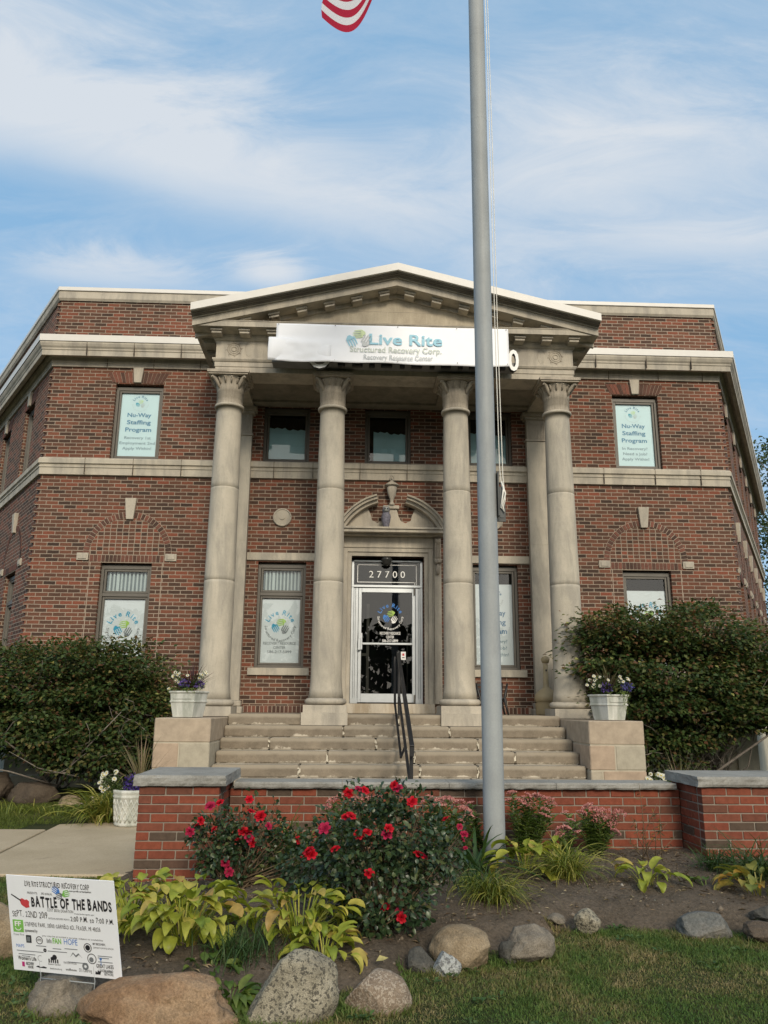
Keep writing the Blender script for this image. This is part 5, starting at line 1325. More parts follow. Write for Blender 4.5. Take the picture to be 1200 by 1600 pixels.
# ------------------------------------------------------------------ planters
M_POT = stone_mat('white_planter', (.60, .60, .55), (.24, .26, .21), amount=.65, fine=.1)
def square_planter(x, y, z, rz, label):
    root = empty('square_planter', (x, y, z), label, 'planter', 'square white planters on the pedestals', rz); root.scale = (.90, .90, .92)
    def ring(zz, r): return [(sx*r, sy*r, zz) for sx, sy in ((-1, -1), (1, -1), (1, 1), (-1, 1))]
    prof = [(.0, .158), (.20, .188), (.205, .198), (.222, .202), (.228, .19), (.235, .19), (.33, .198), (.336, .212), (.352, .218), (.362, .212), (.362, .182), (.30, .175)]
    vs = []; fs = []
    for zz, r in prof: vs += ring(zz, r)
    for i in range(len(prof)-1):
        for k in range(4): fs.append((i*4+k, i*4+(k+1) % 4, (i+1)*4+(k+1) % 4, (i+1)*4+k))
    fs.append((3, 2, 1, 0)); n = len(prof)-1; fs.append(tuple(n*4+k for k in range(4)))
    me = MB(); me.add(vs, fs)
    for s in (-1, 1):                       # raised panels on the upper band
        me.box(-.15, .15, s*.197-.004, s*.197+.004, .25, .315)
    o = me.build('pot', M_POT, None, bevel=.004); o.parent = root
    s = MB(); s.box(-.175, .175, -.175, .175, .29, .325); o = s.build('potting_soil', M_LITTER, None); o.parent = root
    return root
SP1 = square_planter(-2.79, -2.93, 1.097, R(-18), 'square white planter with purple spike plant on the left pedestal')
SP2 = square_planter(2.83, -2.90, 1.097, R(24), 'square white planter on the right pedestal with vine trailing over it')

# leaf and petal materials
LM_SPIKE = leaf_mat('dark_spike_leaf', [(0, (.028, .013, .018)), (.5, (.055, .022, .026)), (1, (.075, .045, .03))], .5, .15)
LM_SPIKEG = leaf_mat('tan_spike_leaf', [(0, (.10, .11, .045)), (.6, (.22, .18, .10)), (1, (.26, .17, .12))], .5, .2)
LM_VINE = leaf_mat('lime_vine_leaf', [(0, (.10, .16, .03)), (1, (.22, .27, .07))], .5, .3)
LM_GREEN = leaf_mat('mid_green_leaf', [(0, (.035, .065, .018)), (1, (.07, .11, .03))], .5, .3)
LM_PURPLE = leaf_mat('purple_petal', [(0, (.06, .03, .16)), (1, (.14, .09, .34))], .6, .3)
LM_WHITE = leaf_mat('white_petal', [(0, (.66, .64, .55)), (1, (.80, .79, .70))], .6, .3)
M_YEL = plain('yellow_centre', (.55, .40, .06), .7)
def spikes(loc, n, L, label, mat=LM_SPIKE, el=(.6, 1.5), w=.021, droop=.5, name='spike_plant'):
    it = [((loc[0]+random.gauss(0, .012), loc[1]+random.gauss(0, .012), loc[2]), random.uniform(0, 6.28), L*random.uniform(.65, 1.1), w*random.uniform(.7, 1.2), random.uniform(*el), random.uniform(.1, droop)) for _ in range(n)]
    return tag(ribbons(name, it, mat, None, loc), label, 'plant')
def daisy_geo(mb, p, nrm, r, np_=11):
    nrm = Vector(nrm).normalized(); u = nrm.orthogonal().normalized(); v = nrm.cross(u); p = Vector(p)
    for k in range(np_):
        a = 2*math.pi*k/np_; d_ = u*math.cos(a)+v*math.sin(a); s = u*-math.sin(a)+v*math.cos(a)
        mb.add([p+d_*r*.2, p+d_*r*.7+s*r*.2+nrm*r*.1, p+d_*r+nrm*r*.02, p+d_*r*.7-s*r*.2+nrm*r*.1], [(0, 1, 2, 3)], m=0)
    c = [p+(u*math.cos(2*math.pi*k/8)+v*math.sin(2*math.pi*k/8))*r*.3+nrm*r*.06 for k in range(8)]
    mb.add(c+[p+nrm*r*.2], [(k, (k+1) % 8, 8) for k in range(8)], m=1)
def daisies(base, pts, label, r=.026, name='white_daisy_plant'):
    root = empty(name, base, label, 'flower')
    P = []; D = []
    for p in pts:
        for k in range(26):
            t = random.random(); P.append([base[i]+(p[i]-base[i])*t+random.gauss(0, .02) for i in range(3)]); D.append([random.gauss(0, 1), random.gauss(0, 1), random.gauss(.3, .6)])
    leaf_obj('leaves', np.array(P), np.array(D), rnd_dirs(len(P)), RNG.uniform(.025, .05, len(P)), .016, LM_GREEN, root)
    mb = MB()
    for p in pts: mb.tube([base, [(a+b)/2+random.gauss(0, .01) for a, b in zip(base, p)], p], .0025, 5)
    mb.build('stems', M_WOODY if False else plain('green_stem', (.06, .09, .03)), root)
    for p in pts:
        m_ = MB(); daisy_geo(m_, p, (random.gauss(0, .35), -1+random.gauss(0, .25), .55), r*random.uniform(.85, 1.15)); m_.build('flower_head', [LM_WHITE, M_YEL], root, fixn=False)
    return root
def petunias(c, rad, n, label, mat=LM_PURPLE, name='purple_petunia'):
    root = empty(name, c, label, 'flower'); P = rnd_dirs(n)*rad*RNG.uniform(.5, 1, (n, 1))**.5+np.array(c); P[:, 2] = np.maximum(P[:, 2], c[2]-.3*rad)
    m_ = rnd_dirs(n)
    leaf_obj('petals', P, m_, rnd_dirs(n), RNG.uniform(.022, .038, n), RNG.uniform(.022, .032, n), mat, root)
    k = n//2; P2 = rnd_dirs(k)*rad*.9+np.array(c); P2[:, 2] = np.maximum(P2[:, 2]-.02, c[2]-.5*rad)
    leaf_obj('leaves', P2, rnd_dirs(k), rnd_dirs(k), .035, .016, LM_GREEN, root); return root
def vine(base, paths, label):
    P = []; D = []; root = empty('trailing_vine', base, label, 'plant'); mb = MB()
    for pth in paths:
        mb.tube(pth, .002, 5)
        for a, b in zip(pth, pth[1:]):
            a, b = Vector(a), Vector(b); k = max(3, int((b-a).length/.008))
            for i in range(k): q = a.lerp(b, i/k); P.append([q.x+random.gauss(0, .012), q.y+random.gauss(0, .01), q.z+random.gauss(0, .008)]); D.append([random.gauss(0, 1), random.gauss(-.5, .6), random.gauss(-.3, .8)])
    leaf_obj('leaves', np.array(P), np.array(D), rnd_dirs(len(P)), RNG.uniform(.014, .028, len(P)), .015, LM_VINE, root); mb.build('stems', plain('vine_stem', (.1, .13, .04)), root)
def in_pot(x, y, dx, dz): return (x+dx, y+random.uniform(-.12, .02), dz)
x, y, z = -2.79, -2.93, 1.43
spikes((x+.03, y, z), 46, .40, 'dark purple spiky plant in the left square planter', LM_SPIKE)
daisies((x-.06, y-.02, z), [in_pot(x, y, *q) for q in ((-.22, 1.62), (-.19, 1.67), (-.16, 1.64), (-.145, 1.60), (-.17, 1.57), (-.13, 1.66), (-.02, 1.63), (-.13, 1.54), (.12, 1.65), (.13, 1.60), (.20, 1.68), (.23, 1.66), (.17, 1.64), (-.27, 1.46))], 'white daisies rising from the left square planter')
petunias((x-.05, y-.10, z+.09), .075, 90, 'dull purple blooms at the middle of the left square planter'); petunias((x+.14, y-.08, z+.08), .06, 70, 'small purple blooms at the right of the left square planter')
vine((x, y, z), [[(x-.1, y-.1, z+.02), (x-.02, y-.2, z+.03), (x+.03, y-.25, z-.02)], [(x+.0, y-.15, z+.03), (x+.08, y-.22, z+.02), (x+.1, y-.25, z-.03)], [(x+.1, y-.12, z+.03), (x+.2, y-.14, z+.05), (x+.24, y-.15, z+.12)], [(x-.15, y-.12, z+.03), (x-.22, y-.18, z+.03), (x-.24, y-.2, z-.01)]], 'lime green trailing plant along the rim of the left square planter')
x, y, z = 2.83, -2.90, 1.43
spikes((x+.0, y, z), 44, .42, 'olive and purple spiky plant in the right square planter', leaf_mat('olive_spike_leaf', [(0, (.06, .03, .025)), (.5, (.08, .07, .03)), (1, (.14, .13, .05))], .5, .2))
daisies((x-.08, y-.02, z), [in_pot(x, y, *q) for q in ((-.21, 1.67), (-.24, 1.62), (-.19, 1.615), (-.20, 1.565), (-.19, 1.535), (-.235, 1.525), (-.15, 1.64), (-.12, 1.66), (-.03, 1.665), (-.02, 1.62), (-.13, 1.54), (-.29, 1.555), (.16, 1.67), (.17, 1.64), (.15, 1.61), (.25, 1.64), (.28, 1.63), (.18, 1.60))], 'white daisies rising from the right square planter')
petunias((x-.05, y-.10, z+.08), .085, 110, 'dark violet blooms at the centre of the right square planter'); petunias((x+.25, y-.02, z+.09), .085, 120, 'blue violet blooms over the right rim of the right square planter', leaf_mat('blue_petal', [(0, (.06, .05, .24)), (1, (.16, .15, .46))], .6, .3))
vine((x, y, z), [[(x+.14, y-.12, z+.05), (x+.15, y-.24, z+.0), (x+.14, y-.245, z-.15), (x+.16, y-.24, z-.26)], [(x+.18, y-.12, z+.04), (x+.2, y-.22, z+.0), (x+.18, y-.23, z-.1)], [(x+.11, y-.14, z+.04), (x+.12, y-.26, z), (x+.12, y-.25, z-.08)], [(x-.05, y-.16, z+.02), (x-.03, y-.25, z+.0)]], 'lime vine trailing down the front of the right square planter')

# round basket weave pot behind the left pier
def round_pot(x, y, z, label):
    root = empty('basket_weave_pot', (x, y, z), label, 'planter')
    mb = MB(); mb.lathe((x, y, z), [(.165, 0), (.19, .01), (.195, .03), (.19, .045), (.212, .30), (.225, .31), (.228, .33), (.218, .34), (.235, .36), (.24, .385), (.225, .395), (.2, .395), (.19, .34)], 48)
    mb.build('pot', M_POT, root)
    mb = MB()
    for k in range(22):
        for s in (-1, 1):
            pts = []
            for i in range(7):
                t = i/6; a = 2*math.pi*k/22+s*t*.6; r = .192+.02*t+.004*math.sin(t*math.pi*4+k*math.pi+(0 if s > 0 else math.pi)); pts.append((x+r*math.cos(a), y+r*math.sin(a), z+.05+.245*t))
            mb.tube(pts, .0085, 5)
    mb.build('woven_bands', M_POT, root); return root
round_pot(-3.13, -4.05, -.085, 'round white basket weave pot behind the left brick pier')
spikes((-3.06, -4.02, .30), 60, .62, 'tan and purple spiky grass in the round basket weave pot', LM_SPIKEG, (.55, 1.5), .014, .7)
petunias((-3.10, -4.15, .36), .13, 300, 'deep violet blooms filling the round basket weave pot', leaf_mat('deep_violet_petal', [(0, (.035, .02, .14)), (1, (.10, .06, .30))], .6, .3))
daisies((-3.25, -4.12, .28), [(-3.40+random.uniform(-.09, .09), -4.18+random.uniform(-.06, .06), .30+random.uniform(0, .22)) for _ in range(22)], 'cluster of white flowers leaning out of the round pot', .03)
round_pot(3.05, -4.75, -.1, 'round white pot hidden behind the right brick pier')
daisies((2.78, -4.8, .25), [(2.66+random.uniform(-.10, .12), -4.88+random.uniform(-.05, .05), .47+random.uniform(0, .09)) for _ in range(14)], 'low white flowers showing over the coping next to the right pier', .028)
spikes((3.0, -4.7, .28), 34, .60, 'tan spiky grass rising behind the right brick pier', LM_SPIKEG, (.6, 1.45), .013, .6)

# ------------------------------------------------------------------ rocks
ROCKS = []
def rock(x, y, zb, sx, sy, sz, mat, label, seed, cuts=5, rough=.16, sink=.25, rz=0.0, tilt=0.0):
    bm = bmesh.new(); bmesh.ops.create_icosphere(bm, subdivisions=5, radius=1.0); rg = random.Random(seed)
    pl = []
    for _ in range(cuts):
        n = Vector((rg.gauss(0, 1), rg.gauss(0, 1), rg.gauss(.2, .8))).normalized(); pl.append((n, rg.uniform(.55, .85)))
    for v in bm.verts:
        p = v.co.copy()
        for n, dd in pl:
            e = p.dot(n)-dd
            if e > 0: p -= n*e*.88
        q = p*1.0+Vector((seed*3.1, seed*1.7, 0))
        p += p.normalized()*(rough*mnoise.noise(q*1.4)+rough*.45*mnoise.noise(q*3.5)+rough*.24*mnoise.noise(q*11)+rough*.12*mnoise.noise(q*28))
        v.co = p
    bm.transform(Matrix.Rotation(rz, 4, 'Z') @ Matrix.Rotation(tilt, 4, 'Y') @ Matrix.Diagonal((sx, sy, sz, 1)))
    me = bpy.data.meshes.new('garden_rock')
    for f in bm.faces: f.smooth = True
    bm.to_mesh(me); bm.free(); me.materials.append(mat)
    o = bpy.data.objects.new('garden_rock', me); COL.objects.link(o); o.location = (x, y, zb-.015+sz*(1-2*sink)*.9)
    ROCKS.append((x, y, sx, sy)); return tag(o, label, 'rock', 'rocks edging the flower bed')
MR_BROWN = rock_mat('brown_sandstone', [(.11, .07, .042), (.22, .135, .078), (.30, .205, .125), (.17, .12, .08)], 5)
MR_GRAN = rock_mat('speckled_granite', [(.17, .15, .11), (.30, .27, .20), (.40, .36, .28)], 9, ((.06, .055, .045), 55))
MR_TAN = rock_mat('tan_fieldstone', [(.15, .11, .08), (.25, .19, .135), (.20, .155, .115)], 6, ((.38, .32, .25), 60))
MR_TAN2 = rock_mat('buff_fieldstone', [(.13, .095, .058), (.25, .19, .12), (.33, .265, .18)], 6)
MR_GREY = rock_mat('grey_fieldstone', [(.10, .083, .066), (.19, .165, .13), (.25, .215, .17)], 6)
MR_SLATE = rock_mat('dark_slate', [(.045, .045, .042), (.07, .068, .06), (.12, .11, .095)], 5)
MR_WHITE = rock_mat('pale_granite', [(.28, .29, .28), (.46, .47, .45)], 10, ((.12, .12, .12), 42))
MR_DARK = rock_mat('shaded_brown_rock', [(.06, .047, .036), (.11, .085, .062)], 5)  # dark browns with the shade under the left shrub put into them
rock(-1.50, -9.72, -.17, .36, .20, .155, MR_BROWN, 'long rusty brown boulder at the bottom left of the picture', 3, 6, .14, .22)
rock(-2.02, -9.52, -.16, .17, .15, .13, MR_GREY, 'grey brown rock under the yard sign', 5, 5, .14, .25)
rock(-2.68, -8.78, -.16, .22, .20, .26, MR_TAN2, 'tall buff boulder behind the left edge of the yard sign', 8, 5, .13, .2)
rock(-.94, -9.66, -.19, .27, .15, .20, MR_GRAN, 'pointed speckled granite rock', 21, 9, .10, .2, 0.15, -.62)
rock(-.51, -9.55, -.16, .165, .14, .125, MR_TAN, 'rounded tan rock half sunk in the grass', 11, 2, .06, .25)
rock(-.27, -9.10, -.12, .10, .09, .085, MR_SLATE, 'dark slate rock left of the small white rock', 12, 9, .06, .25)
rock(-.13, -9.17, -.12, .075, .06, .085, MR_WHITE, 'small pale white rock in front of the round brown one', 14, 8, .08, .22)
rock(-.03, -9.0, -.10, .18, .16, .125, MR_TAN2, 'round brown cracked rock behind the small white rock', 16, 3, .08, .22)
rock(.36, -8.93, -.10, .17, .12, .115, MR_GREY, 'brown rock with a dark face below the yellow grass clump', 17, 7, .10, .22, .5)
rock(.24, -8.99, -.10, .06, .05, .085, MR_SLATE, 'small black chipped stone against the brown rock', 18, 8, .1, .25)
rock(.82, -8.50, -.05, .08, .07, .072, MR_GRAN, 'small round grey stone alone at the lawn edge', 19, 4, .08, .25)
rock(.65, -8.42, -.04, .06, .05, .035, MR_GREY, 'tiny flat stone in the soil', 20, 4, .08, .25)
rock(1.54, -8.54, -.085, .19, .12, .085, rock_mat('blue_grey_rock', [(.085, .09, .085), (.12, .12, .11), (.20, .18, .155)], 3), 'flat blue grey rock at the right of the lawn edge', 23, 7, .08, .22)
rock(1.82, -8.66, -.06, .13, .09, .055, MR_DARK, 'flat reddish rock at the right picture edge', 24, 6, .1, .25)
rock(2.0, -8.45, -.03, .13, .1, .075, MR_SLATE, 'dark plastic covered stone below the yellow hosta at the right edge', 25, 8, .12, .25)
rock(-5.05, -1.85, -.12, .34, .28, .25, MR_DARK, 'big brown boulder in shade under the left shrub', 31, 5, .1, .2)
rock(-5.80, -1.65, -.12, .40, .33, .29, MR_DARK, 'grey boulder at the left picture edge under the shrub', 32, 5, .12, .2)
rock(-4.42, -2.3, -.10, .17, .14, .12, MR_TAN2, 'small grey rock behind the yellow daylily', 33, 4, .1, .25)
rock(-4.05, -2.5, -.10, .2, .14, .12, MR_TAN, 'small tan rock behind the yellow daylily', 34, 4, .1, .25)

# grass packed against the front of the rocks, and clods on the soil
BX = []
for x, y, sx, sy in ROCKS:
    if y > -6: continue
    for _ in range(int(900*sx)+60):
        a = random.uniform(math.pi*1.0, math.pi*2.0); r = random.uniform(.92, 1.25); BX.append((x+sx*r*math.cos(a), y+sy*r*math.sin(a)))
BX = [p for p in BX if bed_in(*p) < .75]; n = len(BX); X = np.array([p[0] for p in BX]); Y = np.array([p[1] for p in BX]); Z = np.array([gz(*p) for p in BX])-.01
h = RNG.uniform(.025, .075, n); az = RNG.uniform(0, 6.28, n); a2 = RNG.uniform(0, 6.28, n); w = RNG.uniform(.0015, .003, n)
B = np.stack([X, Y, Z], 1); S = np.stack([np.cos(az), np.sin(az), 0*az], 1)*w[:, None]; Ld = np.stack([np.cos(a2), np.sin(a2), 0*a2], 1)*(h*.7)[:, None]; U3 = np.array([0, 0, 1.])
V = np.stack([B-S, B+S, B+Ld*.35+U3*(h*.6)[:, None]-S*.8, B+Ld*.35+U3*(h*.6)[:, None]+S*.8, B+Ld+U3*(h*.85)[:, None]], 1).reshape(-1, 3); o = (np.arange(n)*5)[:, None]
tag(np_mesh('lawn_grass', V, [o+np.array([[0, 1, 3, 2]]), o+np.array([[2, 3, 4]])], M_GRASS), kind='stuff')
n = 5200; X = RNG.uniform(-2.4, 3.6, n); Y = RNG.uniform(-9.6, -6.75, n); k = np.array([bed_in(a, b) > .6 and mnoise.noise((a*2.2, b*2.2, 6)) > -.25 for a, b in zip(X, Y)]); X = X[k]; Y = Y[k]; n = len(X)
sz = RNG.uniform(.003, .011, n)*(1+1.2*(RNG.random(n) > .93)); O8 = np.array([(1, 0, 0), (-1, 0, 0), (0, 1, 0), (0, -1, 0), (0, 0, .8), (0, 0, -.8)])
V = np.stack([X, Y, np.array([z_bed(a, b)+.016*mnoise.noise((a*5, b*5, 1)) for a, b in zip(X, Y)])], 1)[:, None, :]+O8[None]*sz[:, None, None]*RNG.uniform(.6, 1.4, (n, 6, 1)); o = (np.arange(n)*6)[:, None]
F8 = [o+np.array([t]) for t in ((0, 2, 4), (2, 1, 4), (1, 3, 4), (3, 0, 4), (2, 0, 5), (1, 2, 5), (3, 1, 5), (0, 3, 5))]
tag(np_mesh('soil_clods', V.reshape(-1, 3), F8, island_mat('clod', [(0, (.07, .055, .04)), (.6, (.14, .11, .08)), (.93, (.20, .165, .125)), (1, (.34, .31, .27))], .95, 60, bmp=.2)), kind='stuff')

# ------------------------------------------------------------------ garden plants
LM_HOSTA = leaf_mat('lime_hosta_leaf', [(0, (.16, .22, .026)), (.35, (.26, .30, .036)), (.75, (.36, .36, .055)), (.93, (.46, .40, .09)), (1, (.36, .23, .07))], .45, .3)
LM_HOSTAG = leaf_mat('green_hosta_leaf', [(0, (.045, .085, .018)), (.5, (.085, .14, .028)), (1, (.15, .19, .04))], .45, .3)
LM_LILY = leaf_mat('yellow_green_blade', [(0, (.09, .13, .024)), (.5, (.19, .22, .035)), (.85, (.33, .31, .06)), (1, (.46, .40, .15))], .5, .3)
LM_BLADE = leaf_mat('green_blade', [(0, (.022, .055, .016)), (.6, (.045, .09, .024)), (1, (.09, .13, .04))], .5, .3)
LM_ROSE = leaf_mat('rose_leaf', [(0, (.018, .038, .016)), (.5, (.032, .062, .025)), (.82, (.055, .088, .032)), (.93, (.10, .12, .04)), (1, (.09, .06, .035))], .38, .18, .5)
LM_SEDUM = leaf_mat('sedum_leaf', [(0, (.10, .17, .05)), (.6, (.18, .26, .08)), (1, (.27, .32, .11))], .5, .4)
LM_RED = leaf_mat('red_petal', [(0, (.30, .003, .010)), (.6, (.44, .005, .014)), (1, (.50, .012, .03))], .6, .2, .15)
LM_PINKR = leaf_mat('crimson_petal', [(0, (.24, .006, .03)), (1, (.40, .02, .07))], .6, .2, .15)
LM_PINK = leaf_mat('dusty_pink_bud', [(0, (.42, .15, .15)), (.5, (.55, .23, .22)), (1, (.62, .34, .30))], .7, .2)
M_STEMG = plain('plant_stem', (.07, .095, .035), .7); M_STEMB = plain('brown_stem', (.12, .085, .05), .8)

def broad_leaf(V, F, base, az, pet, L, W, el, droop, roll):
    """petiole rising then a broad folded blade that arches over"""
    h = np.array([math.cos(az), math.sin(az), 0]); s = np.array([-h[1], h[0], 0]); z = np.array([0, 0, 1.])
    p = np.array(base, float); a = el
    q0 = len(V)
    for i in range(4):
        V.extend([p-s*.0035, p+s*.0035]); p = p+(h*math.cos(a)+z*math.sin(a))*pet/3; a -= droop*.12
    for i in range(3): F.append((q0+2*i, q0+2*i+1, q0+2*i+3, q0+2*i+2))
    p = p-(h*math.cos(a)+z*math.sin(a))*pet/3
    i0 = len(V); n = 7
    wv = random.uniform(0, 6); tw = random.uniform(-.3, .3)
    for i in range(n+1):
        t = i/n; w = W*(math.sin(math.pi*min(1, t**.72))**.85)*.5 if 0 < i < n else .002
        nr = -h*math.sin(a)+z*math.cos(a); ss = s*math.cos(roll+tw*t)+nr*math.sin(roll+tw*t); nn = nr*math.cos(roll)-s*math.sin(roll)
        wob = .05*W*math.sin(wv+t*9)
        V.extend([p-ss*w+nn*(w*.28+wob), p-ss*w*.5+nn*w*.03, p.copy()-nn*w*.06, p+ss*w*.5+nn*w*.03, p+ss*w+nn*(w*.28-wob)])
        p = p+(h*math.cos(a)+z*math.sin(a))*L/n; a -= droop/n*(.5+1.2*t)
    for i in range(n):
        for j in range(4): q = i0+i*5+j; F.append((q, q+1, q+6, q+5))
def hosta(x, y, n, rad, hgt, L, W, label, mat=LM_HOSTA, seed=0, name='hosta', azr=(0, 6.283), spread=.05):
    st = random.getstate(); random.seed(seed); V = []; F = []; z0 = gz(x, y)-.01
    for k in range(n):
        az = random.uniform(*azr); t = (k+.5)/n
        el = 1.42-.82*t+random.uniform(-.16, .16); pet = hgt*random.uniform(.7, 1.1)*(1-.35*t)+rad*.25*t
        r0 = spread*math.sqrt(random.random())
        broad_leaf(V, F, (x+math.cos(az)*r0, y+math.sin(az)*r0, z0), az, pet, L*random.uniform(.55, 1.2), W*random.uniform(.65, 1.2), el, random.uniform(1.1, 2.2), random.uniform(-.45, .45))
    random.setstate(st)
    return tag(np_mesh(name, np.array(V), [np.array(F)], mat, None, (x, y, z0), smooth=True), label, 'plant', None)
def clump(x, y, n, L, w, label, mat, el=(.7, 1.5), droop=(1.2, 2.6), seed=0, name='grass_clump', spread=.05, azr=(0, 6.283)):
    st = random.getstate(); random.seed(seed); z0 = gz(x, y)-.01
    it = [((x+random.gauss(0, spread), y+random.gauss(0, spread), z0), random.uniform(*azr), L*random.uniform(.6, 1.15), w*random.uniform(.7, 1.25), random.uniform(*el), random.uniform(*droop)) for _ in range(n)]
    random.setstate(st)
    return tag(ribbons(name, it, mat, None, (x, y, z0)), label, 'plant')
hosta(-1.95, -8.55, 80, .28, .24, .13, .07, 'yellow green hosta beside the yard sign', seed=41, spread=.10)
hosta(-1.58, -8.85, 130, .26, .28, .13, .072, 'big lime hosta between the yard sign and the left rose bush', seed=42, spread=.12)
hosta(-.93, -8.86, 105, .18, .29, .13, .056, 'lime hosta between the two rose bushes', seed=43, spread=.10)
hosta(-.78, -9.15, 34, .2, .13, .13, .06, 'lime hosta behind the granite rock', seed=44, spread=.06)
hosta(-1.22, -9.50, 60, .14, .06, .10, .042, 'small green low hosta between the brown and granite rocks', LM_HOSTAG, seed=45, name='small_hosta', spread=.07)
clump(-1.22, -9.12, 260, .22, .006, 'fine dark green grass tuft between the two lime hostas', LM_BLADE, (.8, 1.5), (.6, 2.2), 46, spread=.09)
hosta(-1.35, -9.30, 18, .12, .05, .07, .05, 'low round leaved weed by the brown boulder', LM_HOSTAG, seed=47, name='low_weed', spread=.08)
clump(-1.10, -7.40, 46, .52, .024, 'tall green iris blades behind the left rose bush', leaf_mat('iris_blade', [(0, (.05, .10, .025)), (.7, (.12, .18, .04)), (1, (.30, .28, .08))], .5, .3), (1.0, 1.5), (.4, 1.5), 48, 'iris', .07)
clump(.28, -8.15, 240, .36, .008, 'yellow green drooping grass clump in front of the flagpole', LM_LILY, (.6, 1.35), (1.8, 3.0), 49, spread=.06, azr=(3.4, 6.4))
clump(.25, -8.0, 160, .26, .007, 'dark green fine grass just below the flagpole', LM_BLADE, (.7, 1.5), (.8, 2.0), 50, spread=.10)
clump(.92, -7.62, 280, .42, .009, 'yellow arching liriope below the right sedum', LM_LILY, (.6, 1.35), (1.4, 2.8), 51, 'liriope', .05)
hosta(.66, -7.45, 28, .25, .19, .16, .085, 'yellow wilting hosta right of the flagpole', LM_HOSTA, seed=52, spread=.07)
hosta(.92, -7.28, 16, .2, .17, .13, .07, 'small upright yellow hosta under the sedums', LM_HOSTA, seed=53, spread=.05)
clump(.26, -7.45, 38, .58, .034, 'long dark green iris leaves crossing the foot of the flagpole', LM_BLADE, (.25, 1.1), (.6, 1.4), 54, 'iris', .05)
hosta(1.46, -7.78, 20, .25, .13, .15, .075, 'sparse yellow wilted hosta on bare soil', LM_HOSTA, seed=55, spread=.06)
clump(1.43, -7.82, 14, .25, .006, 'thin dry grass by the wilted hosta', LM_LILY, (.6, 1.4), (1, 2.2), 56, spread=.05)
clump(2.12, -7.42, 120, .24, .009, 'dark green grass tuft at the foot of the right pier', LM_BLADE, (.7, 1.5), (.8, 2.0), 57, spread=.06)
clump(2.38, -7.62, 200, .46, .011, 'wide arching green liriope at the right picture edge', LM_BLADE, (.4, 1.3), (1.2, 2.4), 58, 'liriope', .08)
hosta(2.16, -8.0, 40, .25, .13, .14, .075, 'yellow hosta with orange tips at the right picture edge', leaf_mat('autumn_hosta_leaf', [(0, (.10, .14, .03)), (.5, (.24, .24, .05)), (.85, (.34, .26, .06)), (1, (.45, .22, .03))], .5, .3), seed=59, spread=.09)
hosta(1.86, -7.85, 6, .2, .05, .11, .05, 'tiny flat hosta at the foot of the right grass tuft', LM_HOSTAG, seed=60, spread=.03)
hosta(.28, -7.85, 5, .2, .03, .18, .08, 'low flat yellow hosta leaves left of the flagpole grass', LM_HOSTA, seed=61, spread=.06)
clump(-3.50, -3.72, 420, .66, .022, 'yellow green daylily clump beside the round pot', LM_LILY, (.55, 1.4), (1.4, 2.8), 62, 'daylily', .09)
clump(-4.3, -3.2, 40, .22, .012, 'short yellow daylily tuft by the left boulders', LM_LILY, (.6, 1.4), (1, 2.2), 63, 'daylily', .10)
clump(-4.75, -3.0, 50, .25, .012, 'green and yellow lily tuft in front of the shaded boulder', LM_LILY, (.6, 1.4), (1, 2.2), 64, 'daylily', .16)
hosta(-3.9, -2.9, 40, .2, .10, .08, .06, 'dark leafy weed patch under the left shrub', LM_HOSTAG, seed=65, name='leafy_weed', spread=.25)

# rose bushes
def rose_flower_mesh(mat):
    V = []; F = []
    for ringk, (n, r, el, sz) in enumerate(((6, .30, .25, .82), (5, .16, .75, .66), (4, .06, 1.15, .5))):
        for k in range(n):
            a = 2*math.pi*(k+.37*ringk)/n+random.uniform(-.2, .2); h = np.array([math.cos(a), math.sin(a), 0]); s = np.array([-h[1], h[0], 0]); z = np.array([0, 0, 1.])
            i0 = len(V); p = h*.05; e = el+.5
            for i in range(4):
                t = i/3; w = sz*(.25, .62, .72, .42)[i]; nr = -h*math.sin(e)+z*math.cos(e)
                V += [p-s*w*.5+nr*w*.16, p, p+s*w*.5+nr*w*.16+nr*random.uniform(-.05, .08)]; p = p+(h*math.cos(e)+z*math.sin(e))*sz*.34; e -= .45
            for i in range(3):
                for j in range(2): q = i0+i*3+j; F.append((q, q+1, q+4, q+3))
    me = bpy.data.meshes.new('rose_flower'); me.from_pydata([tuple(v) for v in V], [], F); me.materials.append(mat)
    me.polygons.foreach_set('use_smooth', [True]*len(F)); return me
ROSE_ME = [rose_flower_mesh(LM_RED), rose_flower_mesh(LM_RED), rose_flower_mesh(LM_PINKR)]
